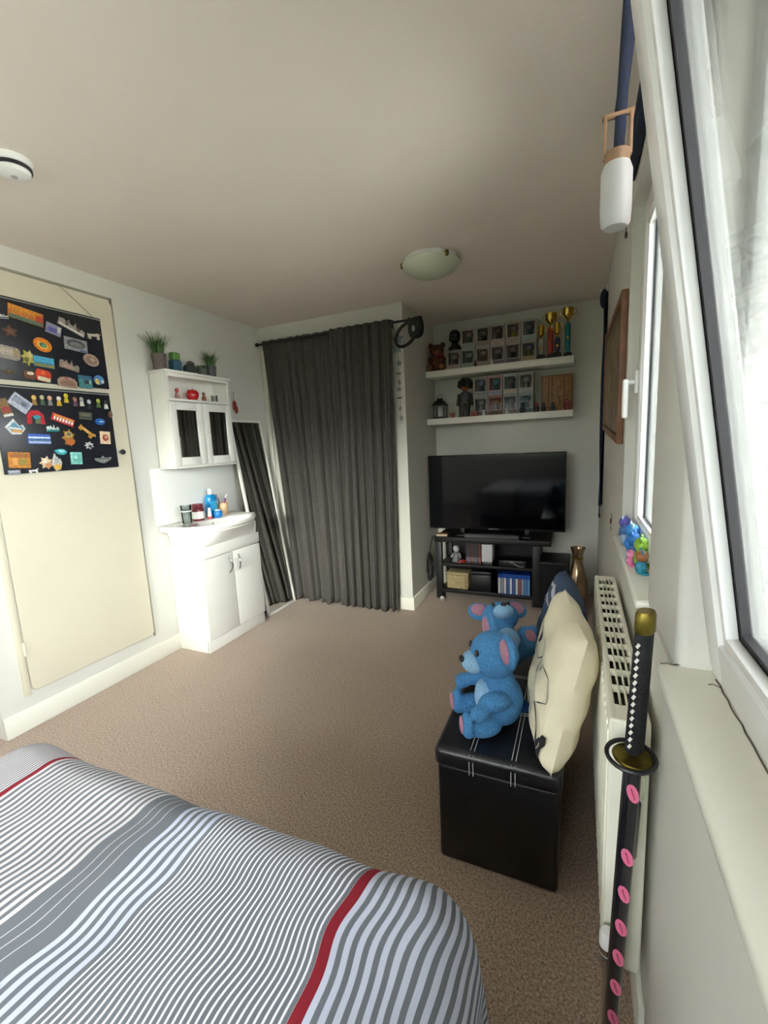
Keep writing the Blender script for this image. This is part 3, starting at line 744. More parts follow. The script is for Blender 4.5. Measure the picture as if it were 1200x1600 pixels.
def grass_plant(label, loc, pr, ph, gl, n, seed, potc):
    rn = random.Random(seed)
    root = thing('potted_grass', label, 'plant', loc)
    B().lathe([(.001, 0), (pr*.72, 0), (pr*.78, .004), (pr, ph), (pr*.9, ph), (pr*.86, ph-.008), (.001, ph-.008)], n=18).obj('pot', mat('pot_%d' % seed, potc, .7, var=(50, .25)), root)
    b = B()
    for k in range(n):
        a = rn.uniform(0, 6.283); r0 = pr*.75*rn.random()**.5; L = gl*rn.uniform(.55, 1.0); lean = rn.uniform(.05, .75)*(.3+r0/pr)
        base = Vector((r0*math.cos(a), r0*math.sin(a), ph-.012)); dr = Vector((math.cos(a+rn.uniform(-.6, .6)), math.sin(a+rn.uniform(-.6, .6)), 0)); sd = Vector((-dr.y, dr.x, 0))
        w = rn.uniform(.0022, .0042); rows = []
        for j in range(5):
            t = j/4; c = base+dr*(lean*L*t*t)+Vector((0, 0, L*t*(1-.25*lean*t)))
            rows.append([c-sd*w*(1-t*.92), c+dr*w*.3, c+sd*w*(1-t*.92)])
        b.loft(rows, closed=False)
    g = b.obj('grass_blades', mat('grass_green_%d' % seed, (58, 98, 40), .6, var=(70, .5)), root)
    g['kind'] = 'stuff'
TOPZ = 1.275+.618
grass_plant('larger potted grass plant at the door end of the wall cabinet top', (-2.475, 2.135, TOPZ), .045, .10, .155, 170, 11, (98, 88, 82))
grass_plant('smaller potted grass plant at the mirror end of the wall cabinet top', (-2.475, 2.58, TOPZ), .036, .085, .13, 130, 12, (90, 92, 94))
t_ = thing('storage_tin', 'green and blue tin pot between the grass plants', 'tin', (-2.46, 2.245, TOPZ))
B().box(-.028, .028, -.032, .032, 0, .075, .006, 3).obj('blue_base', cm((50, 92, 116), .5), t_)
B().box(-.024, .024, -.028, .028, .075, .125, .008, 3).obj('green_top', cm((84, 128, 62), .6), t_)
t_ = thing('pebble_ornament', 'dark pebble ornament between the storage tin and succulent', 'ornament', (-2.46, 2.365, TOPZ))
B().ell((0, 0, .034), (.034, .046, .034), p=2.6).ell((0, .008, .07), (.024, .03, .02)).obj('pebbles', cm((48, 54, 52), .8), t_)
t_ = thing('succulent', 'small succulent in a grey green pot on the wall cabinet', 'plant', (-2.46, 2.475, TOPZ))
B().lathe([(.001, 0), (.030, 0), (.040, .05), (.035, .05), (.033, .043), (.001, .043)], n=16).obj('pot', cm((84, 92, 82), .7), t_)
sb = B()
for k in range(16):
    a = k*2.4; r = .004+.0016*k
    sb.ell((0, 0, 0), (.005, .009, .02), 8, 6, mt=T(r*math.cos(a), r*math.sin(a), .058)@Matrix.Rotation(a-1.57, 4, 'Z')@Rm(-20-k*2.5, 'X'))
sb.obj('leaves', cm((70, 92, 62), .6), t_)
SHZ = 1.275+.441
t_ = thing('apple_ornament', 'shiny red apple ornament on the open cabinet shelf', 'ornament', (-2.452, 2.355, SHZ))
B().lathe([(.001, .008), (.018, .0), (.034, .012), (.042, .034), (.040, .055), (.028, .07), (.012, .07), (.001, .062)], n=22).obj('apple', mat('red_gloss', (184, 26, 34), .15, coat=.6), t_)
B().tube([(0, 0, .062), (.003, 0, .075), (.008, 0, .085)], .0022, 6).obj('stem', cm((80, 52, 30), .7), t_)
def figurine(name, label, cat, loc, h, body, head, arms=None, rz=0.0, group=None, base=None):
    r = thing(name, label, cat, loc, rz, group)
    B().lathe([(.001, 0), (.22*h, 0), (.24*h, .06*h), (.17*h, .35*h), (.19*h, .52*h), (.09*h, .62*h), (.001, .63*h)], n=12).obj('body', cm(body, .55), r)
    B().ell((0, 0, .78*h), (.19*h, .18*h, .2*h), 12, 8).obj('head', cm(head, .55), r)
    if arms:
        for s in (-1, 1): B().cyl((s*.17*h, 0, .5*h), (s*.27*h, -.06*h, .26*h), .055*h, .05*h, 8).obj('arm', cm(arms, .55), r)
    if base: B().lathe([(.001, -.0), (.26*h, 0), (.26*h, .05*h), (.001, .05*h)], n=14).obj('base', cm(base, .6), r)
    return r
figurine('figurine', 'small red and white figurine at the door end of the cabinet shelf', 'figurine', (-2.45, 2.225, SHZ), .075, (180, 130, 128), (170, 70, 70), (200, 180, 170))
figurine('figurine', 'small brown and red figurine beside the red apple ornament', 'figurine', (-2.45, 2.455, SHZ), .068, (150, 90, 74), (120, 96, 84), (150, 60, 54))
t_ = thing('trinket_glass', 'tiny clear glass with a silver base on the cabinet shelf', 'glass', (-2.455, 2.56, SHZ))
B().lathe([(.018, 0), (.02, .004), (.022, .05), (.02, .05), (.018, .006)], n=14, cap0=True).obj('glass', M_TUMBLER, t_)
B().lathe([(.001, .0), (.025, 0), (.025, .006), (.001, .006)], n=14).obj('silver_base', cm((170, 168, 164), .3, 1), t_)

# ------------------------------------------------------------------ ceiling lamp and smoke alarm
t_ = thing('ceiling_lamp', 'round frosted glass ceiling lamp with brass clips', 'lamp', (-.80, 2.615, ZC))
B().lathe([(.165, -.028), (.16, -.04), (.135, -.066), (.095, -.086), (.05, -.097), (.001, -.10)], n=40, cap0=False).lathe([(.165, -.028), (.155, -.03)], n=40, cap0=False, cap1=False).obj('glass_shade', mat('frosted_shade', (200, 206, 186), .3, var=(4, .02)), t_)
B().lathe([(.001, 0), (.15, 0), (.15, -.022), (.13, -.03), (.001, -.03)], n=36).obj('mount_plate', M_PVC, t_)
for k in range(3):
    a = math.radians(k*120+200)
    B().box(.150, .172, -.008, .008, -.042, -.014, .003, 2, mt=Matrix.Rotation(a, 4, 'Z')).obj('clip', M_BRASS, t_)
t_ = thing('smoke_alarm', 'white round smoke alarm with a dark vent band on the ceiling', 'smoke alarm', (-1.815, 1.058, ZC))
B().lathe([(.001, 0), (.058, 0), (.060, -.004), (.057, -.020), (.052, -.023), (.001, -.023)], n=32).obj('base', M_PVC, t_)
B().lathe([(.001, -.023), (.0545, -.023), (.0548, -.034), (.001, -.034)], n=32).obj('vent_band', M_BLACK, t_)
B().lathe([(.001, -.034), (.050, -.034), (.051, -.038), (.047, -.048), (.034, -.054), (.001, -.055)], n=32).obj('cover', M_PVC, t_)
B().lathe([(.001, -.052), (.010, -.052), (.010, -.056), (.001, -.057)], n=14).obj('test_button', cm((170, 172, 168), .5), t_)

# ------------------------------------------------------------------ magnet boards
BX = XL+.016
def board(label, y0, y1, z0, z1):
    root = thing('magnet_board', label, 'magnet board', (BX, (y0+y1)/2, z0))
    hy, h = (y1-y0)/2, z1-z0
    B().box(0, .010, -hy, hy, 0, h, .002).obj('steel_panel', mat('black_board_enamel', (24, 27, 36), .35, var=(6, .2)), root)
    B().box(.0098, .012, -hy, hy, h-.012, h-.008).obj('edge_line', cm((150, 156, 150), .4), root)
    return root
ub = board('upper black magnet board hanging on the cream cupboard door', 1.215, 1.815, 1.752, 2.145)
lb = board('lower black magnet board hanging on the cream cupboard door', 1.225, 1.808, 1.298, 1.728)
for s, yy, ya in ((1, 1.62, .27), (-1, 1.35, -.27)):
    B().tube([(.004, ya, .39), (.006, yy-1.515, .515)], .0028, 6).obj('hanging_cord', cm((176, 172, 152), .7), ub)
MX = BX+.0105
TOP_ = Matrix(((0, 1, 0, 0), (1, 0, 0, 0), (0, 0, 1, 0), (0, 0, 0, 1)))    # local x -> +Y, thickness -> +X
def shape(kind, w, h):
    if kind == 'rect': return [(-w/2, -h/2), (w/2, -h/2), (w/2, h/2), (-w/2, h/2)]
    if kind == 'oval': return [(w/2*math.cos(t*.3927), h/2*math.sin(t*.3927)) for t in range(16)]
    if kind == 'round': return rrect(-w/2, w/2, -h/2, h/2, min(w, h)*.3, 3)
    if kind == 'sky': return [(-.5*w, -.5*h), (.5*w, -.5*h), (.5*w, .05*h), (.36*w, .2*h), (.3*w, -.05*h), (.16*w, .0), (.1*w, .5*h), (.04*w, .05*h), (-.1*w, .1*h), (-.16*w, .42*h), (-.26*w, .1*h), (-.34*w, .3*h), (-.5*w, .2*h)]
    if kind == 'flower': return [((.5 if k % 2 else .28)*w*math.cos(k*math.pi/7), (.5 if k % 2 else .3)*h*math.sin(k*math.pi/7)) for k in range(14)]
    if kind == 'star': return [((.5 if k % 2 == 0 else .25)*w*math.sin(k*math.pi/5), (.5 if k % 2 == 0 else .25)*h*math.cos(k*math.pi/5)) for k in range(10)]
    if kind == 'arch': return [(-w/2, -h/2), (w/2, -h/2), (w/2, .1*h), (.36*w, .38*h), (.12*w, .5*h), (-.12*w, .5*h), (-.36*w, .38*h), (-w/2, .1*h)]
    if kind == 'animal': return [(-.5*w, -.4*h), (-.3*w, -.45*h), (-.28*w, -.1*h), (.15*w, -.12*h), (.18*w, -.5*h), (.35*w, -.48*h), (.36*w, .05*h), (.5*w, .2*h), (.42*w, .5*h), (.22*w, .3*h), (-.35*w, .2*h), (-.5*w, .3*h)]
    if kind == 'peak': return [(-.5*w, -.1*h), (-.15*w, -.5*h), (.3*w, -.42*h), (.5*w, -.05*h), (.36*w, .2*h), (.2*w, .08*h), (-.1*w, .5*h), (-.3*w, .2*h)]
    if kind == 'wings': return [(-.5*w, .25*h), (-.45*w, -.05*h), (-.2*w, -.35*h), (0, -.5*h), (.2*w, -.35*h), (.45*w, -.05*h), (.5*w, .25*h), (.12*w, .2*h), (0, .5*h), (-.12*w, .2*h)]
    if kind == 'horse': return [(-.5*w, -.5*h), (-.24*w, -.5*h), (-.2*w, .05*h), (0, .2*h), (.2*w, .05*h), (.24*w, -.5*h), (.5*w, -.5*h), (.46*w, .2*h), (.2*w, .5*h), (-.2*w, .5*h), (-.46*w, .2*h)]
def mm(c): return mat('print_%d_%d_%d' % c, c, .45, 0.0, (130, .38))
def magnet(px, py, w, h, kind, rot, c1, label, over=(), t=.005):
    """w,h in photo pixels; over: (kind, dx, dz, sw, sh, colour) pieces, in fractions of the magnet"""
    p = atx(px, py, MX); k = .00292*1.06
    W_, H_ = w*k*1.12, h*k
    root = thing('fridge_magnet', label, 'magnet', (MX, p.y, p.z), group='souvenir magnets on the two boards', rot=(math.radians(rot), 0, 0))
    B().prism(shape(kind, W_, H_), t, TOP_).obj('plaque', mm(c1), root, smooth=False)
    for q, (kk, dx, dz, sw, sh, c) in enumerate(over):
        B().prism([(x+dx*W_, z+dz*H_) for x, z in shape(kk, W_*sw, H_*sh)], .002+.0006*q, T(t-.0004, 0, 0)@TOP_).obj('relief', mm(c), root, smooth=False)
U, Lw = 'on the upper board', 'on the lower board'
magnet(4, 494, 12, 7, 'sky', 8, (214, 216, 214), 'tiny white boat magnet near the upper board edge', [('rect', 0, -.3, .9, .3, (90, 92, 96))])
magnet(40, 493, 44, 21, 'rect', -8, (190, 116, 52), 'wide orange sunset magnet at the top of the upper board', [('rect', -.05, .28, .88, .36, (206, 136, 44)), ('rect', 0, -.36, .96, .26, (84, 112, 98)), ('rect', .38, .0, .2, .5, (176, 70, 46))])
magnet(15, 518, 22, 20, 'star', 5, (92, 62, 46), 'brown starfish magnet on the upper board', [('oval', 0, 0, .35, .35, (112, 76, 54))])
magnet(12, 551, 29, 20, 'round', -6, (146, 138, 128), 'pale stone relief magnet below the brown starfish', [('rect', 0, .05, .7, .5, (170, 158, 146)), ('rect', .3, .05, .15, .5, (150, 132, 84))])
magnet(83, 515, 21, 17, 'rect', -14, (140, 136, 158), 'lilac and white photo magnet on the upper board', [('rect', -.1, -.1, .6, .45, (88, 92, 160)), ('rect', .34, .1, .2, .6, (206, 204, 204))])
magnet(112, 510, 40, 17, 'sky', -22, (150, 142, 136), 'grey city skyline magnet tilted on the upper board', [('rect', 0, -.36, .95, .2, (206, 200, 194)), ('rect', -.2, .0, .1, .5, (90, 80, 78)), ('rect', .25, -.05, .1, .35, (100, 70, 60))])
magnet(147, 525, 22, 13, 'animal', 6, (204, 194, 178), 'cream animal shaped magnet at the upper board corner', [('oval', .38, .35, .18, .3, (90, 60, 46))])
magnet(66, 539, 25, 22, 'oval', -18, (216, 122, 28), 'orange oval magnet with a green centre', [('oval', 0, -.06, .62, .5, (232, 176, 84)), ('oval', 0, -.02, .4, .35, (74, 110, 64)), ('oval', .05, -.05, .2, .18, (96, 170, 160))])
magnet(118, 539, 35, 21, 'rect', -4, (138, 140, 142), 'silver framed magnet with a dark oval scene', [('oval', 0, .06, .8, .68, (74, 74, 78)), ('oval', 0, .0, .6, .4, (116, 116, 118)), ('rect', .3, -.42, .3, .12, (70, 84, 140))])
magnet(43, 559, 19, 27, 'flower', -10, (176, 164, 84), 'yellow flower cluster magnet on the upper board', [('flower', .1, .2, .45, .4, (200, 188, 120)), ('oval', -.1, -.15, .3, .3, (96, 92, 40))])
magnet(68, 566, 28, 17, 'rect', -3, (70, 132, 160), 'turquoise beach photo magnet on the upper board', [('rect', 0, .2, .96, .5, (72, 162, 200)), ('rect', 0, -.34, .96, .26, (136, 130, 76))])
magnet(108, 570, 29, 17, 'sky', -12, (140, 122, 110), 'pinkish palace relief magnet on the upper board', [('rect', -.1, -.25, .6, .3, (170, 140, 126)), ('rect', .3, -.2, .2, .4, (128, 136, 116))])
magnet(142, 563, 25, 21, 'oval', -15, (162, 138, 122), 'beige oval carved plaque magnet on the upper board', [('oval', 0, 0, .7, .66, (134, 108, 96)), ('oval', .05, .05, .35, .35, (170, 150, 120))])
magnet(46, 586, 15, 13, 'round', 0, (104, 66, 46), 'brown and white snack shaped magnet', [('oval', .05, .2, .6, .4, (214, 200, 178))])
magnet(67, 587, 21, 19, 'round', -10, (196, 60, 38), 'red and cream toadstool house magnet', [('rect', .05, -.3, .8, .35, (206, 200, 166)), ('oval', -.05, .2, .3, .3, (232, 112, 60))])
magnet(105, 597, 29, 17, 'arch', -4, (156, 128, 112), 'tan arched ruin magnet on the upper board', [('arch', 0, -.08, .7, .6, (132, 102, 88)), ('oval', -.05, .38, .15, .15, (150, 40, 60))])
magnet(133, 597, 21, 22, 'rect', 0, (68, 124, 128), 'teal square house magnet on the upper board', [('rect', 0, .35, .98, .2, (56, 96, 130)), ('rect', .08, 0, .3, .3, (40, 50, 66)), ('rect', .32, 0, .12, .3, (150, 180, 176))])
magnet(154, 594, 17, 17, 'oval', 10, (72, 128, 188), 'blue and yellow parrot magnet at the board corner', [('oval', -.22, -.15, .42, .6, (206, 186, 104)), ('oval', .28, -.2, .3, .4, (196, 196, 190))])
magnet(13, 581, 17, 9, 'wings', 0, (78, 68, 50), 'dull bronze winged badge magnet', [('oval', 0, .1, .25, .5, (100, 86, 56))])
magnet(31, 630, 26, 21, 'rect', -38, (178, 182, 196), 'silvery photo magnet turned like a diamond', [('rect', 0, .1, .85, .5, (138, 144, 164)), ('oval', .15, .05, .3, .3, (96, 104, 112))])
magnet(7, 637, 12, 28, 'rect', 14, (122, 96, 60), 'brown and red pennant magnet beside the diamond photo', [('rect', 0, -.42, 1.0, .14, (206, 204, 200)), ('rect', 0, -.1, .8, .3, (150, 60, 56))])
magnet(55, 652, 24, 22, 'horse', 0, (178, 34, 48), 'red arch magnet with a teal centre', [('oval', .06, .0, .46, .32, (52, 140, 150)), ('rect', .08, -.32, .3, .3, (96, 112, 80))])
tm = [('rect', 0, .26, .9, .22, (204, 150, 66))] + [('rect', -.38+.127*k, -.12, .07, .4, (240, 226, 214)) for k in range(7)]
magnet(98, 656, 33, 13, 'rect', -20, (176, 44, 42), 'red and yellow name strip magnet with white letters', tm)
magnet(133, 650, 20, 13, 'rect', -4, (72, 78, 66), 'dark olive plaque magnet on the lower board', [('rect', 0, .1, .7, .3, (104, 96, 78))])
magnet(156, 659, 16, 12, 'oval', 0, (26, 92, 170), 'blue oval magnet with a white swoosh', [('oval', .1, 0, .5, .18, (200, 216, 230))])
magnet(23, 667, 25, 25, 'peak', -8, (206, 208, 208), 'white mountain peak badge magnet', [('peak', .02, -.02, .75, .7, (92, 138, 164)), ('rect', 0, -.1, .6, .1, (226, 224, 220)), ('rect', .08, -.26, .5, .16, (206, 150, 84))])
magnet(82, 669, 17, 11, 'sky', 0, (196, 204, 206), 'white boat magnet on teal water', [('rect', 0, -.36, .95, .28, (30, 140, 140))])
magnet(107, 684, 21, 31, 'flower', 0, (156, 112, 44), 'tall orange carved mask magnet', [('oval', 0, .18, .55, .36, (182, 150, 90)), ('oval', .05, -.25, .6, .35, (176, 96, 44)), ('oval', 0, .2, .28, .2, (86, 96, 80))])
magnet(136, 675, 29, 12, 'animal', -42, (182, 132, 56), 'long yellow lizard magnet lying diagonally', [('oval', -.1, .0, .5, .4, (206, 160, 84))])
magnet(164, 684, 17, 23, 'rect', -4, (220, 196, 164), 'cream playing card magnet with a red figure', [('oval', -.02, 0, .6, .55, (160, 74, 62)), ('oval', .03, .05, .3, .25, (206, 150, 120))])
magnet(61, 686, 30, 16, 'rect', -2, (60, 96, 186), 'blue seascape photo magnet on the lower board', [('rect', 0, .14, .98, .16, (206, 222, 236)), ('rect', 0, -.12, .98, .14, (64, 110, 130)), ('rect', 0, -.34, .98, .22, (164, 176, 214))])
magnet(139, 696, 16, 14, 'flower', 0, (194, 194, 196), 'white and black splash shaped magnet', [('flower', .05, -.1, .5, .5, (60, 60, 66))])
magnet(30, 719, 27, 25, 'rect', -4, (184, 122, 46), 'square orange village magnet on the lower board', [('rect', 0, .3, .9, .25, (150, 96, 52)), ('rect', .12, -.1, .3, .4, (140, 130, 66)), ('rect', -.22, -.1, .25, .45, (206, 150, 80))])
magnet(72, 723, 20, 23, 'flower', 0, (206, 178, 148), 'cream seashell cluster magnet on the lower board', [('flower', -.1, .12, .5, .5, (226, 210, 190)), ('oval', .1, -.2, .4, .35, (190, 130, 84))])
magnet(88, 722, 15, 30, 'peak', 0, (188, 186, 180), 'grey and gold shell tower magnet beside the seashell cluster', [('oval', .0, -.28, .7, .34, (206, 164, 76)), ('oval', 0, .12, .4, .4, (160, 162, 164))])
magnet(95, 706, 16, 10, 'oval', -6, (56, 160, 168), 'teal turtle magnet above the mint card', [('oval', 0, .1, .6, .5, (150, 206, 206)), ('oval', -.5, .1, .25, .3, (56, 160, 168))])
magnet(119, 716, 17, 21, 'rect', -3, (128, 196, 186), 'mint green card magnet on the lower board', [('rect', .02, 0, .7, .7, (104, 172, 164)), ('rect', -.1, .1, .3, .3, (160, 214, 204))])
magnet(161, 718, 29, 14, 'wings', 2, (120, 124, 122), 'silver winged badge magnet at the lower corner', [('oval', 0, .08, .7, .16, (78, 82, 82)), ('oval', 0, -.1, .5, .12, (160, 162, 160))])
magnet(53, 736, 13, 8, 'animal', 0, (212, 210, 208), 'small white dog magnet on the bottom edge', [('oval', .4, .2, .2, .3, (60, 56, 56))])
magnet(22, 738, 15, 7, 'rect', 0, (130, 134, 144), 'small pewter strip magnet on the bottom edge', [('rect', 0, .1, .8, .3, (176, 178, 184))])
magnet(172, 648, 7, 13, 'oval', -10, (112, 78, 54), 'small brown leather tag magnet at the board edge', [('oval', 0, .2, .5, .3, (140, 104, 76))])
for k, (cx_, cy_, b1, h1, lb_) in enumerate(((330, 150, (150, 110, 60), (204, 178, 96), 'blond figure'), (410, 150, (70, 96, 72), (168, 164, 128), 'green clad figure'), (485, 155, (120, 120, 122), (196, 150, 124), 'grey clad figure'),
        (575, 160, (196, 160, 40), (214, 210, 206), 'white hooded yellow figure'), (645, 130, (190, 170, 40), (206, 190, 60), 'all yellow figure'), (735, 165, (104, 70, 96), (150, 104, 90), 'purple clad figure'),
        (800, 165, (190, 190, 184), (150, 150, 146), 'pale white figure'), (875, 190, (36, 38, 44), (170, 172, 178), 'black and white figure'), (965, 180, (84, 110, 52), (160, 168, 70), 'lime green figure'), (1040, 195, (206, 206, 204), (44, 44, 48), 'white figure with black cap'))):
    p = atx(cx_*.15833, 600+cy_*.15833+1, MX)
    r = thing('figure_magnet', 'tiny %s magnet in the row on the lower board' % lb_, 'magnet', (MX, p.y, p.z-.026), group='tiny figure magnets in a row')
    B().prism([(-.011, 0), (.011, 0), (.007, .026), (-.007, .026)], .007, TOP_).obj('body', cm(b1, .55), r, smooth=False)
    B().ell((.006, 0, .037), (.007, .011, .0125), 10, 8).obj('head', cm(h1, .55), r)

# ------------------------------------------------------------------ alcove shelves
SY0, SY1 = 3.765, YB-.002
def shelf(label, z):
    r = thing('floating_shelf', label, 'shelf', (-.637, (SY0+SY1)/2, z))
    h = (SY1-SY0)/2
    B().box(-.583, .583, -h, h, -.05, 0, .002).obj('board', M_WHITE, r)
    B().box(-.585, .585, -h-.002, -h, -.0505, .0005, .0008).obj('front_edging', M_WHITE, r)
    return r
ZU, ZL = 1.953, 1.553
shelf('upper white floating shelf holding trophies and boxed figures', ZU)
shelf('lower white floating shelf holding a lantern and boxed figures', ZL)
def fig_box(label, x, z, y, c_trim, c_fig, c_head, c_band, w=.115, h=.158, dp=.09, group=''):
    r = thing('figure_box', label, 'box', (x, y, z), random.uniform(-.015, .015), group)
    b = B(); hw = w/2; f = .011
    b.box(-hw, hw, dp-.003, dp, 0, h); b.box(-hw, -hw+.002, 0, dp, 0, h); b.box(hw-.002, hw, 0, dp, 0, h)
    b.box(-hw, hw, 0, dp, 0, .002); b.box(-hw, hw, 0, dp, h-.002, h)
    b.box(-hw, -hw+f, 0, .002, 0, h); b.box(hw-f, hw, 0, .002, 0, h); b.box(-hw+f, hw-f, 0, .002, 0, .042); b.box(-hw+f, hw-f, 0, .002, h-.018, h)
    b.obj('carton', cm(tuple(int(v*.86) for v in c_trim), .5), r, smooth=False)
    B().box(-hw+f-.001, hw-f+.001, .0022, .0026, .041, h-.017).obj('window_film', M_FILM, r, smooth=False)
    B().box(-hw+.006, hw-.006, -.0008, 0, .008, .034).obj('name_band', cm(c_band, .5), r, smooth=False)
    g = B().lathe([(.001, 0), (.022, 0), (.025, .01), (.017, .035), (.020, .05), (.001, .055)], (0, .045, .036), 10).obj('boxed_figure', cm(c_fig, .6), r)
    B().ell((0, .043, .112), (.031, .027, .026), 12, 8, p=2.5).obj('figure_head', cm(c_head, .6), g)
    return r
up1 = [((196, 182, 176), (120, 104, 100), (150, 132, 124), (170, 150, 144)), ((176, 186, 176), (90, 110, 96), (150, 160, 146), (140, 156, 144)), ((190, 178, 170), (110, 94, 90), (146, 128, 120), (150, 132, 126)),
       ((186, 172, 170), (96, 84, 92), (140, 124, 130), (116, 92, 124)), ((184, 172, 168), (84, 74, 80), (150, 132, 124), (104, 84, 112)), ((184, 176, 164), (132, 128, 84), (130, 116, 150), (150, 140, 110))]
ords = ['first', 'second', 'third', 'fourth', 'fifth', 'sixth']
hint = ['grey', 'greenish', 'brown', 'mauve', 'purple', 'olive']
for k, c in enumerate(up1):
    fig_box('%s figure window box, %s from the teddy, bottom row, upper shelf' % (hint[k], ords[k]), -.985+.1205*k, ZU, 3.81, *c, group='boxed figures on the upper shelf')
up2 = [((196, 182, 176), (112, 124, 112), (150, 140, 130), (140, 150, 140)), ((184, 178, 172), (54, 46, 46), (140, 120, 112), (120, 110, 104)), ((192, 180, 174), (84, 66, 62), (104, 86, 80), (160, 142, 134)),
       ((190, 178, 172), (150, 144, 40), (140, 120, 112), (150, 136, 128)), ((200, 190, 186), (70, 110, 120), (120, 126, 134), (130, 156, 156))]
hint2 = ['grey green', 'black', 'dark brown', 'yellow', 'teal']
for k, c in enumerate(up2):
    fig_box('%s figure window box, %s from the bust, top row, upper shelf' % (hint2[k], ords[k]), -.862+.1205*k, ZU+.1595, 3.812, *c, group='boxed figures on the upper shelf')
lo1 = [((176, 178, 180), (130, 130, 132), (150, 150, 152), (60, 62, 66)), ((170, 120, 110), (84, 96, 64), (170, 110, 84), (60, 44, 40)), ((176, 176, 178), (120, 120, 122), (140, 140, 142), (110, 92, 84)), ((164, 178, 176), (40, 62, 70), (84, 110, 110), (60, 92, 90))]
lo2 = [((190, 186, 176), (70, 96, 110), (110, 120, 150), (130, 134, 140)), ((196, 160, 156), (50, 110, 124), (84, 140, 150), (110, 130, 150)), ((170, 186, 182), (120, 92, 100), (110, 110, 112), (176, 156, 140)), ((184, 176, 172), (120, 122, 124), (156, 158, 160), (150, 156, 152))]
hint3 = ['pale grey', 'orange', 'mid grey', 'dark teal']; hint4 = ['slate blue', 'turquoise', 'pink and grey', 'silver']
for k in range(4):
    fig_box('%s figure window box, %s from the doll, bottom row, lower shelf' % (hint3[k], ords[k]), -.765+.1205*k, ZL, 3.81, *lo1[k], group='boxed figures on the lower shelf')
    fig_box('%s figure window box, %s from the doll, top row, lower shelf' % (hint4[k], ords[k]), -.765+.1205*k, ZL+.1595, 3.812, *lo2[k], group='boxed figures on the lower shelf')
# teddy bear
tb = thing('teddy_bear', 'brown teddy bear sitting at the alcove wall end of the upper shelf', 'soft toy', (-1.145, 3.86, ZU+.002), .15)
fur = mat('brown_teddy_fur', (104, 66, 44), .95, var=(120, .3), bump=(400, .8)); fur2 = mat('tan_teddy_fur', (158, 112, 82), .95, var=(120, .2), bump=(400, .8))
blob('body', [((0, 0, .07), (.065, .055, .07)), ((0, -.01, .175), (.062, .055, .055)), ((.055, -.03, .1), (.022, .05, .022)), ((-.055, -.03, .1), (.022, .05, .022)), ((.05, -.06, .028), (.028, .05, .027)), ((-.05, -.06, .028), (.028, .05, .027))], fur, tb)
B().ell((0, -.058, .16), (.03, .024, .022)).obj('muzzle', fur2, tb); B().ell((0, -.082, .168), (.009, .006, .007)).obj('nose', M_BLACK, tb)
for s in (-1, 1):
    B().ell((s*.05, 0, .222), (.022, .012, .022)).obj('ear', fur, tb); B().ell((s*.022, -.058, .188), (.005, .004, .006)).obj('eye', M_BLACK, tb)
    B().ell((s*.05, -.108, .03), (.02, .006, .022)).obj('foot_pad', fur2, tb)
B().prism([(0, 0), (.035, .016), (.035, -.016), (0, 0.001), (-.035, .016), (-.035, -.016)], .012, T(.03, -.07, .125)).obj('ribbon_bow', cm((140, 50, 70), .7), tb, smooth=False)
# black bust standing on the first box
bu = thing('black_bust', 'black helmet shaped bust standing on the boxes beside the teddy', 'bust', (-.985, 3.855, ZU+.160))
B().lathe([(.001, 0), (.055, 0), (.058, .008), (.05, .03), (.03, .045), (.028, .06), (.001, .06)], n=20).obj('neck_base', M_BLACK, bu)
B().ell((0, 0, .115), (.046, .05, .055), p=2.4).box(-.038, .038, -.056, -.03, .07, .105, .01, 3).obj('helmet', mat('black_gloss', (16, 16, 18), .25), bu)
B().box(-.032, .032, -.053, -.045, .115, .125, .003).obj('visor', cm((40, 42, 46), .15), bu)
# trophies
def trophy(label, x, y, h, colour, cup_r, rows=1):
    r = thing('trophy', label, 'trophy', (x, y, ZU+.0005), group='trophies on the upper shelf')
    B().box(-.032, .032, -.026, .026, 0, .028, .003).box(-.026, .026, -.021, .021, .028, .040, .003).obj('plinth', M_BLACK, r)
    cz = h-.10
    B().lathe([(.015, .04), (.015, .05), (.021, .055), (.022, cz-.02), (.014, cz-.008), (.010, cz)], n=14).obj('column', cm(colour, .3), r)
    B().lathe([(.001, cz), (.012, cz), (.008, cz+.014), (.02, cz+.024), (cup_r, cz+.06), (cup_r*1.06, h), (cup_r*.96, h), (cup_r*.85, cz+.062), (.001, cz+.035)], n=20).obj('cup', M_GOLD, r)
    for s in (-1, 1):
        B().tube([(s*cup_r*.95, 0, h-.012), (s*(cup_r+.018), 0, h-.014), (s*(cup_r+.02), 0, h-.04), (s*cup_r*.7, 0, cz+.04)], .003, 6).obj('handle', M_GOLD, r)
    B().ell((0, -.024, cz*.55), (.010, .005, .012)).obj('medallion', M_GOLD, r)
trophy('slim trophy with a silver column beside the boxes', -.290, 3.83, .26, (150, 146, 140), .020)
trophy('tall trophy with a red column and wide gold cup', -.222, 3.86, .345, (170, 56, 44), .040)
trophy('shorter trophy with a dark blue column', -.172, 3.805, .255, (58, 56, 96), .022)
trophy('tall trophy with a teal column at the shelf end', -.099, 3.86, .365, (42, 128, 132), .038)
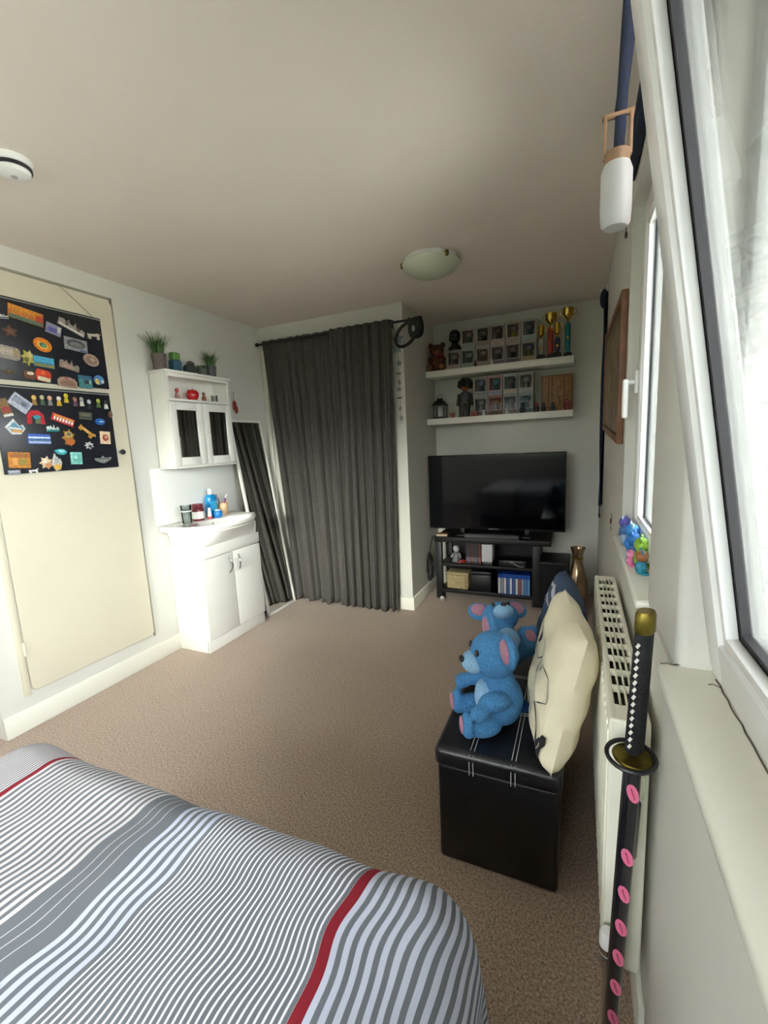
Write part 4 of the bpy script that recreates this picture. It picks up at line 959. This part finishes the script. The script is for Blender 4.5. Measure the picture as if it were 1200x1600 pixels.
# lower shelf: lantern
ln = thing('lantern', 'small black metal lantern at the alcove wall end of the lower shelf', 'lantern', (-1.125, 3.845, ZL))
B().box(-.055, .055, -.055, .055, 0, .018, .004).obj('base', M_BLACK, ln)
for sx in (-1, 1):
    for sy in (-1, 1): B().box(sx*.045-.004, sx*.045+.004, sy*.045-.004, sy*.045+.004, .018, .115).obj('post', M_BLACK, ln)
B().loft([[Vector((a*x, a*y, z)) for x, y in ((-1, -1), (1, -1), (1, 1), (-1, 1))] for a, z in ((.058, .115), (.058, .122), (.03, .155), (.022, .158), (.022, .175), (.001, .178))], cap1=False).obj('roof', M_BLACK, ln, smooth=False)
B().tube([(.02*math.cos(t*.3), 0, .19+.018*math.sin(t*.3)) for t in range(21)], .0025, 6).obj('ring', M_BLACK, ln)
B().lathe([(.001, 0), (.022, 0), (.022, .07), (.001, .072)], (0, 0, .018), 16).obj('candle', cm((226, 226, 232), .5), ln)
# white card frame
cf = thing('photo_frame', 'small white framed card standing behind the lantern', 'frame', (-1.045, 3.905, ZL), rot=(math.radians(-6), 0, 0))
B().box(-.065, .065, 0, .01, 0, .165, .002).obj('frame', cm((206, 206, 196), .5), cf)
B().box(-.053, .053, -.0012, 0, .012, .153).obj('card', cm((184, 184, 174), .7), cf)
B().box(-.015, .035, -.002, -.0012, .02, .05).obj('card_print', cm((150, 120, 106), .7), cf)
# doll with dark puffed hair
dl = thing('doll', 'doll with big dark hair and grey suit standing on the lower shelf', 'doll', (-.905, 3.845, ZL))
B().box(-.05, .05, -.035, .035, 0, .008, .002).obj('stand', M_BLACK, dl)
for s in (-1, 1):
    B().cyl((s*.022, 0, .008), (s*.024, 0, .12), .017, .021, 10).obj('leg', cm((62, 62, 64), .8), dl)
    B().cyl((s*.05, 0, .195), (s*.062, -.012, .10), .015, .012, 10).obj('arm', cm((58, 58, 60), .8), dl)
B().loft([[Vector((a*math.cos(t*.5236), b_*math.sin(t*.5236), z)) for t in range(12)] for a, b_, z in ((.042, .026, .11), (.045, .03, .15), (.052, .03, .195), (.02, .016, .215))]).obj('suit', cm((66, 66, 68), .8), dl)
hd = B().ell((0, -.004, .25), (.032, .03, .038)).obj('head', cm((140, 84, 54), .6), dl)
hr = B()
for k in range(26):
    a = k*2.4; z = -.4+1.4*k/25; rr = math.sqrt(max(.05, 1-z*z)); 
    hr.ell((.048*rr*math.cos(a), .012+.036*rr*math.sin(a)*(.9), .272+.042*z), .02, 8, 6)
hr.obj('hair', cm((26, 24, 26), .9), dl)
# carved wooden panel box
wb = thing('wooden_box', 'brown carved wooden box standing upright at the shelf end', 'box', (-.175, 3.885, ZL))
B().box(-.118, .118, 0, .10, 0, .285, .003).obj('case', mat('reddish_wood', (112, 78, 52), .55, var=(25, .3)), wb)
B().box(-.105, .105, -.004, 0, .012, .273, .001).obj('front_panel', mat('golden_wood', (134, 98, 58), .5, var=(40, .35)), wb)
for x in (-.06, -.035, .055): B().box(x-.004, x+.004, -.007, -.004, .02, .265, .001).obj('carved_rib', cm((104, 68, 44), .6), wb)
B().lathe([(.001, 0), (.02, 0), (.022, .01), (.012, .04), (.016, .05), (.001, .06)], (.01, -.006, .06), 10).obj('carved_figure', cm((150, 116, 84), .6), wb)
# tiny things along the front of the shelves
tiny = [('pawn_figurine', 'tiny white pawn figurine on the upper shelf front', -.665, ZU, .045, (206, 200, 196), (214, 210, 206)),
        ('pawn_figurine', 'tiny white pawn figurine in front of the pale grey figure box', -.735, ZL, .05, (214, 212, 208), (220, 218, 214)),
        ('pawn_figurine', 'tiny white pawn figurine in front of the mid grey figure box', -.548, ZL, .05, (214, 212, 208), (220, 218, 214)),
        ('brick_figurine', 'tiny red and cream figurine in front of the white framed card', -1.0, ZL, .06, (170, 84, 76), (200, 176, 150)),
        ('brick_figurine', 'dark blue squat figurine in front of the dark teal figure box', -.425, ZL, .085, (24, 34, 44), (30, 40, 52)),
        ('brick_figurine', 'black and red figurine next to the wooden box', -.315, ZL, .075, (40, 36, 40), (120, 50, 60)),
        ('brick_figurine', 'dark green figurine in front of the wooden box', -.20, ZL, .07, (34, 58, 50), (44, 62, 56)),
        ('brick_figurine', 'dark red figurine at the end of the lower shelf', -.095, ZL, .085, (122, 44, 54), (140, 84, 80)),
        ('brick_figurine', 'black figurine beside the dark green figurine', -.265, ZL, .068, (30, 32, 36), (52, 54, 58)),
        ('brick_figurine', 'tiny brown figurine in front of the brown figure box', -.80, ZU, .05, (70, 44, 36), (96, 66, 54))]
for nm, lab, x, z, h, c1, c2 in tiny:
    figurine(nm, lab, 'figurine', (x, 3.787, z+.0005), h, c1, c2, c1)
tag(B().box(-.842, -.785, 3.775, 3.802, ZL+.0005, ZL+.042, .003).obj('gift_box', cm((122, 62, 54), .6)), 'small flat brown red box on the lower shelf front', 'box')

# ------------------------------------------------------------------ television and stand
tv = thing('television', 'large black flat screen television on the media stand', 'television', (-.652, 3.72, .552))
B().box(-.562, .562, 0, .035, .045, .685, .006, 2).box(-.4, .4, .03, .07, .08, .45, .012, 2).obj('housing', mat('tv_black', (14, 14, 16), .35), tv)
B().box(-.553, .553, -.0015, .001, .062, .677).obj('screen', mat('tv_screen', (6, 8, 14), .06, var=(2, .05), spec=.4), tv, smooth=False)
B().box(-.045, .045, -.003, 0, .048, .058, .001).obj('logo_plate', cm((120, 122, 124), .3), tv)
for s in (-1, 1):
    B().box(s*.27-.035, s*.27+.035, -.09, .12, 0, .012, .004).box(s*.27-.02, s*.27+.02, .0, .03, .01, .06, .003).obj('foot', M_BLACK, tv)
st = thing('media_stand', 'black open media stand with shelves under the television', 'tv stand', (-.665, 3.78, 0))
M_ST = mat('black_ash', (12, 12, 15), .5, var=(12, .2))
dY = .195
B().box(-.47, .475, -dY, dY, .505, .55, .004).obj('top', M_ST, st)
B().box(-.43, .36, -dY+.01, dY, .292, .316, .003).obj('shelf', M_ST, st)
B().box(-.43, .36, -dY+.01, dY, .055, .085, .003).obj('bottom_shelf', M_ST, st)
for x in (-.435, .365):
    for y in (-dY+.025, dY-.03): B().box(x-.027, x+.027, y-.025, y+.025, 0, .505, .004).obj('leg', M_ST, st)
B().box(-.41, .34, dY-.012, dY-.004, .085, .505).obj('back_panel', M_ST, st, smooth=False)
sbar = thing('soundbar', 'slim grey soundbar lying on the media stand under the television', 'soundbar', (-.652, 3.612, .5505))
B().box(-.22, .22, -.026, .026, 0, .032, .008, 3).obj('speaker_bar', mat('grey_mesh', (88, 90, 92), .6, bump=(600, .4)), sbar)
B().box(-.228, -.216, -.027, .027, 0, .033, .006, 2).box(.216, .228, -.027, .027, 0, .033, .006, 2).obj('end_cap', M_BLACK, sbar)
t_ = thing('paper_book', 'small tan paperback lying at the corner of the media stand', 'book', (-1.075, 3.635, .5505), .1)
B().box(-.045, .045, -.03, .03, .002, .018).obj('pages', cm((196, 182, 160), .8), t_, smooth=False)
B().box(-.047, .047, -.032, .032, 0, .002).box(-.047, .047, -.032, .032, .018, .020).box(-.047, -.045, -.032, .032, 0, .02).obj('book_cover', cm((150, 104, 72), .6), t_, smooth=False)
# stand contents, middle shelf
Z1 = .3165
rb = figurine('robot_model', 'silver grey robot model on the media stand shelf', 'model', (-.965, 3.665, Z1), .15, (120, 122, 126), (176, 176, 178), (150, 150, 154), base=(60, 60, 62))
t_ = thing('toy_car', 'small red and black toy car below the robot model', 'toy', (-.90, 3.612, Z1), .4)
B().box(-.04, .04, -.018, .018, .008, .026, .005).box(-.02, .022, -.015, .015, .024, .038, .005).obj('car_body', cm((146, 40, 36), .35), t_)
for x in (-.025, .025):
    for s in (-1, 1): B().cyl((x, s*.012, .009), (x, s*.02, .009), .009, n=12).obj('wheel', M_BLACK, t_)
spc = [(56, 52, 70), (70, 60, 66), (62, 44, 52), (84, 60, 50), (52, 54, 62), (66, 62, 72), (58, 50, 54), (110, 56, 44)]
for k in range(8):
    t_ = thing('disc_case', '%s disc case in the row on the media stand shelf' % ['purple grey', 'dusky brown', 'plum', 'brown', 'slate', 'violet grey', 'umber', 'rust red'][k], 'disc case', (-.862+.0158*k, 3.69, Z1), group='disc cases on the middle shelf')
    B().box(-.0072, .0072, -.068, .068, 0, .186, .0015, 1).obj('case', cm(spc[k], .35), t_)
    B().box(-.005, .005, -.0688, -.068, .02, .06).obj('spine_label', cm(tuple(min(255, v+70) for v in spc[k]), .5), t_, smooth=False)
t_ = thing('white_console', 'upright white box console with dark base on the media stand', 'console', (-.69, 3.68, Z1))
B().box(-.045, .045, -.07, .07, .028, .178, .005).obj('case', cm((206, 206, 212), .35), t_)
B().box(-.04, .04, -.062, .062, 0, .028, .003).obj('base', cm((70, 72, 76), .5), t_)
B().box(-.041, -.039, -.0712, -.07, .035, .17).obj('seam', cm((120, 120, 126), .5), t_, smooth=False)
t_ = thing('router', 'low black router box on the media stand shelf', 'router', (-.49, 3.70, Z1))
B().box(-.11, .11, -.075, .075, .004, .05, .008).obj('case', M_BLACK, t_); B().box(-.1, .1, -.07, .07, 0, .004).obj('foot_pad', M_GASKET, t_)
B().tube([(-.02, -.078, .03), (.0, -.1, .045), (.04, -.105, .02), (.07, -.1, .006), (.10, -.09, .012)], .003, 6).obj('cable', cm((190, 190, 192), .6), t_)
# bottom shelf
Z2 = .0855
t_ = thing('wicker_basket', 'cream woven basket box on the bottom of the media stand', 'basket', (-.945, 3.68, Z2), -.05)
wm = mat('cream_wicker', (172, 156, 116), .8, var=(90, .3), bump=(140, .6))
B().box(-.095, .095, -.065, .065, 0, .125, .012, 3).obj('basket', wm, t_); B().box(-.099, .099, -.069, .069, .125, .148, .008, 3).obj('lid', wm, t_)
B().box(-.1, -.095, -.02, .02, .05, .08, .002).box(.07, .082, -.0665, -.063, .0, .126, .002).obj('strap', cm((140, 120, 84), .7), t_)
t_ = thing('black_box', 'black lidded box between the basket and the blue game cases', 'box', (-.745, 3.70, Z2))
B().box(-.085, .085, -.085, .085, 0, .14, .006).obj('box_body', M_BLACK, t_); B().box(-.088, .088, -.088, .088, .14, .17, .006).obj('lid', M_BLACK, t_)
gc = [((196, 198, 200), 'grey lettered'), ((150, 156, 160), 'silver'), ((206, 206, 204), 'white'), ((60, 90, 150), 'plain blue'), ((214, 212, 206), 'ivory'), ((60, 90, 150), 'navy'), ((206, 206, 200), 'pale'), ((150, 84, 52), 'orange'), ((150, 160, 176), 'steel'), ((70, 120, 176), 'sky blue'), ((96, 140, 186), 'light blue')]
for k, (c, nm) in enumerate(gc):
    t_ = thing('game_case', 'blue game case with a %s spine on the bottom of the stand' % nm, 'game case', (-.588+.0232*k, 3.665, Z2), group='game cases on the bottom shelf')
    B().box(-.0108, .0108, -.068, .068, 0, .172, .0015, 1).obj('case', mat('blue_case', (34, 78, 168), .25), t_)
    B().box(-.009, .009, -.0692, -.068, .006, .138).obj('spine_print', cm(c, .5), t_, smooth=False)
# cables hanging on the left leg
t_ = thing('cable_bundle', 'bundle of black cables hanging from the media stand corner', 'cable', (-1.176, 3.60, 0))
rn = random.Random(4)
for k in range(7):
    P = []; wx, dz, ox = rn.uniform(.018, .032), rn.uniform(.18, .26), rn.uniform(-.012, .008)
    for j in range(21):
        a = 2*math.pi*j/20; P.append((ox+wx*math.sin(a), rn.uniform(-.004, .004)-.008*k*.4, .30+dz*.5*math.cos(a)-.04*math.sin(a*.5)))
    B().tube(P, .0032, 6).obj('cable', M_BLACK, t_)
B().tube([(.0, -.02, .30), (.01, -.03, .47), (.035, -.03, .555), (.05, -.01, .556)], .004, 6).obj('hanger', M_BLACK, t_)
t_ = thing('ball', 'small white patterned ball on the carpet by the media stand', 'ball', (-1.062, 3.535, .0))
B().ell((0, 0, .02), .02, 16, 12).obj('ball_skin', cm((214, 212, 210), .5), t_)
for k in range(5): B().ell((0, 0, 0), (.006, .0012, .006), 8, 6, mt=T(0, 0, .02)@Matrix.Rotation(k*1.2-2, 4, 'Z')@Rm(-20+k*14, 'X')@T(0, -.0195, 0)).obj('dark_patch', M_BLACK, t_)
sw = thing('subwoofer', 'black box subwoofer on the carpet beside the media stand', 'speaker', (-.168, 3.74, 0))
B().box(-.112, .112, -.165, .165, .012, .385, .01, 3).obj('cabinet', M_ST, sw)
B().box(-.1, .1, -.169, -.163, .03, .37, .006, 2).obj('grille_cloth', mat('black_grille', (12, 12, 16), .9, bump=(500, .5)), sw)
for x in (-.085, .085):
    for y in (-.13, .13): B().cyl((x, y, 0), (x, y, .014), .014, n=12).obj('foot', M_GASKET, sw)
vs = thing('floor_vase', 'tall bronze metallic vase with flared neck on the carpet', 'vase', (.003, 3.50, 0))
B().lathe([(.001, 0), (.05, 0), (.055, .006), (.05, .04), (.06, .12), (.075, .20), (.072, .27), (.05, .35), (.034, .42), (.034, .47), (.046, .515), (.054, .532), (.05, .532), (.03, .47), (.03, .42), (.046, .34)], n=28, cap1=False).obj('vase_body', mat('bronze_glaze', (146, 122, 98), .18, .85, var=(9, .35)), vs)
B().lathe([(.0345, .445), (.0375, .447), (.0375, .457), (.0345, .459)], n=28, cap0=False, cap1=False).obj('neck_band', M_BRASS, vs)

# ------------------------------------------------------------------ right wall: picture, scarf, blind, hanging jar
def art_mat():
    m = bpy.data.materials.new('painted_canvas'); m.use_nodes = True; nt = m.node_tree; b = nt.nodes['Principled BSDF']; b.inputs['Roughness'].default_value = .5
    tc = nt.nodes.new('ShaderNodeTexCoord'); n = nt.nodes.new('ShaderNodeTexNoise'); n.inputs['Scale'].default_value = 5; n.inputs['Detail'].default_value = 6; n.inputs['Distortion'].default_value = 1.2
    nt.links.new(tc.outputs['Object'], n.inputs['Vector']); r = nt.nodes.new('ShaderNodeValToRGB'); e = r.color_ramp.elements
    e[0].position = .3; e[0].color = lin((60, 56, 62)); e[1].position = .75; e[1].color = lin((176, 172, 170))
    for p, c in ((.42, (104, 84, 66)), (.5, (120, 116, 60)), (.57, (140, 104, 110)), (.65, (120, 126, 140))): q = e.new(p); q.color = lin(c)
    nt.links.new(n.outputs['Fac'], r.inputs['Fac']); nt.links.new(r.outputs['Color'], b.inputs['Base Color']); return m
pc = thing('framed_picture', 'wide painted landscape picture in a brown wooden frame on the window wall', 'picture', (XR-.001, 2.56, 1.35), rot=(math.radians(3.2), 0, 0))
hy = .60
fb = B()
fb.box(-.024, 0, -hy, -hy+.03, 0, .56, .003); fb.box(-.024, 0, hy-.03, hy, 0, .56, .003); fb.box(-.024, 0, -hy+.03, hy-.03, 0, .03, .003); fb.box(-.024, 0, -hy+.03, hy-.03, .53, .56, .003)
fb.obj('frame', mat('brown_frame_wood', (116, 78, 52), .5, var=(20, .2)), pc)
B().box(-.014, -.003, -hy+.028, hy-.028, .028, .532).obj('canvas', art_mat(), pc, smooth=False)
sv = thing('scarf', 'navy fringed scarf hanging from a white wall hook', 'scarf', (XR, 3.45, 0))
def sfn(u, v): 
    x = -.014-.012*math.sin(u*5)-.006*math.sin(u*11+v*9); return Vector((x, -.05+.10*u*(1-.3*v), .86+1.42*v))
q = B(); q.grid(sfn, 16, 50); so = q.obj('cloth', M_NAVY, sv); so.modifiers.new('thickness', 'SOLIDIFY').thickness = .004
q = B(); q.ell((-.026, 0, 2.24), (.024, .055, .06)); q.obj('folded_knot', M_NAVY, sv)
fr = B()
for k in range(14): fr.tube([(-.018, -.047+.0072*k, .865), (-.02, -.047+.0072*k, .82), (-.018+.004*math.sin(k), -.047+.0072*k, .775)], .0018, 5)
fr.obj('fringe', M_NAVY, sv)
B().box(-.012, 0, -.02, .02, 2.28, 2.325, .003).tube([(-.01, 0, 2.295), (-.035, 0, 2.285), (-.045, 0, 2.30)], .005, 8).obj('hook', M_PVC, sv)
bl = thing('roller_blind', 'rolled up navy roller blind above the far window', 'blind', (.139, 1.50, 2.19))
B().cyl((0, -.34, .03), (0, .34, .03), .019, n=18).obj('fabric_roll', M_NAVY, bl)
B().box(-.012, .012, -.335, .335, -.006, .003, .002).box(-.0008, .0008, -.335, .335, .0, .03).obj('bottom_bar', M_NAVY, bl)
for s in (-1, 1): B().box(-.018, .0155, s*.35-.004, s*.35+.004, .008, .055, .002).obj('bracket', M_PVC, bl)
B().tube([(-.006, .357, .03), (-.008, .358, -.06), (-.006, .357, -.15)], .0016, 5).ell((-.006, .357, -.16), (.005, .005, .012)).obj('pull_cord', M_GASKET, bl)
jr = thing('hanging_jar', 'frosted glass jar in a wooden hanger on a navy strap from the ceiling', 'lantern', (.0465, .88, 1.69)); jr.scale = (.88, .88, .88)
B().lathe([(.001, .004), (.020, .002), (.025, .008), (.0265, .03), (.0265, .095), (.022, .108), (.019, .112), (.017, .108), (.021, .095), (.0215, .03), (.018, .014), (.001, .012)], n=28).obj('frosted_jar', mat('frosted_white_glass', (232, 234, 232), .4, trans=.35), jr)
B().lathe([(.0165, .105), (.021, .106), (.0215, .128), (.0165, .13)], n=24, cap0=False, cap1=False).obj('wooden_collar', M_WOOD, jr)
for s in (-1, 1): B().box(s*.021-.003, s*.021+.003, -.006, .006, .12, .192, .002).obj('wooden_arm', M_WOOD, jr)
B().cyl((-.026, 0, .19), (.026, 0, .19), .0055, n=12).obj('wooden_bar', M_WOOD, jr)
def sp(u, v):
    return Vector((.002+.024*v+(u-.5)*.018, -.004*math.sin(v*3)-.003, .13+((ZC-1.69)/.88-.145)*v))
q = B(); q.grid(sp, 2, 30); so = q.obj('strap', M_NAVY, jr); so.modifiers.new('thickness', 'SOLIDIFY').thickness = .003
q = B(); q.grid(lambda u, v: sp(u, v)+Vector((.015*math.sin(v*2.6), .012, .06*(1-v))), 2, 30); so = q.obj('strap', M_NAVY, jr); so.modifiers.new('thickness', 'SOLIDIFY').thickness = .003
B().lathe([(.012, 0), (.014, -.004), (.006, -.014), (.001, -.016)], (.026, 0, (ZC-1.69)/.88), 14).obj('ceiling_hook', M_BLACK, jr)
t_ = thing('key_fob', 'small red brown key fob hanging on the wall above the radiator', 'key', (XR-.001, 2.42, .93))
B().ell((-.006, 0, 0), (.005, .012, .016), 10, 8).obj('fob', cm((110, 50, 36), .6), t_); B().tube([(-.003, 0, .014), (-.004, 0, .04)], .0015, 5).obj('cord', cm((90, 80, 70), .7), t_)
B().box(-.006, -.003, .004, .010, -.05, -.014, .001).obj('key', M_CHROME, t_)

# small toys on the far sill
ZSI = ZS+.0225
def sill_toy(label, y, x, h, c1, c2, c3, rz=0.0):
    r = thing('sill_toy', label, 'toy', (x, y, ZSI), rz)
    B().ell((0, 0, h*.30), (h*.24, h*.22, h*.30), 12, 8).obj('body', cm(c1, .4), r)
    B().ell((0, -.02*h, h*.74), (h*.27, h*.24, h*.24), 12, 8).obj('head', cm(c2, .4), r)
    for s in (-1, 1):
        B().ell((s*h*.24, -h*.08, h*.36), (h*.09, h*.12, h*.08), 8, 6).obj('arm', cm(c1, .4), r)
        B().ell((s*h*.24, 0, h*.95), (h*.09, h*.05, h*.10), 8, 6).obj('ear', cm(c3, .4), r)
        B().ell((s*h*.14, -h*.14, h*.05), (h*.11, h*.16, h*.06), 8, 6).obj('foot', cm(c1, .4), r)
sill_toy('blue and purple toy at the far end of the window sill', 1.84, .158, .085, (52, 110, 190), (90, 80, 170), (150, 170, 220), 1.2)
sill_toy('silver blue toy second on the far window sill', 1.74, .150, .07, (150, 170, 190), (70, 110, 170), (60, 90, 160), 1.5)
sill_toy('bright blue toy with pale face on the far window sill', 1.64, .163, .095, (40, 120, 206), (56, 140, 214), (150, 200, 230), 1.6)
sill_toy('mid blue toy beside the green toy on the sill', 1.545, .160, .085, (36, 104, 176), (40, 116, 190), (36, 104, 176), 1.3)
sill_toy('lime green toy on the far window sill', 1.45, .170, .09, (120, 170, 40), (140, 186, 60), (100, 150, 40), 1.4)
sill_toy('pink toy beside the lime green toy on the sill', 1.455, .144, .05, (222, 120, 170), (230, 140, 184), (210, 100, 150), 1.2)
sill_toy('teal and brown toy near the window pier', 1.37, .162, .07, (36, 130, 160), (150, 96, 60), (36, 120, 150), 1.6)

# added hedge, out of view, blocks low sky light at the rear window
hg = B()
rn = random.Random(21)
for k in range(26):
    x = -9+.72*k
    hg.ell((x, rn.uniform(-.15, .15), .95+rn.uniform(-.08, .08)), (.62, .6, 1.32+rn.uniform(-.1, .1)), 14, 10, p=3)
tag(hg.obj('sky_block_hedge', mat('hedge_green', (52, 70, 40), .9, var=(9, .5), bump=(14, 1.0)), loc=(0, -7.6, -.02)), 'added unseen green hedge blocking low sky behind the rear window', 'hedge')
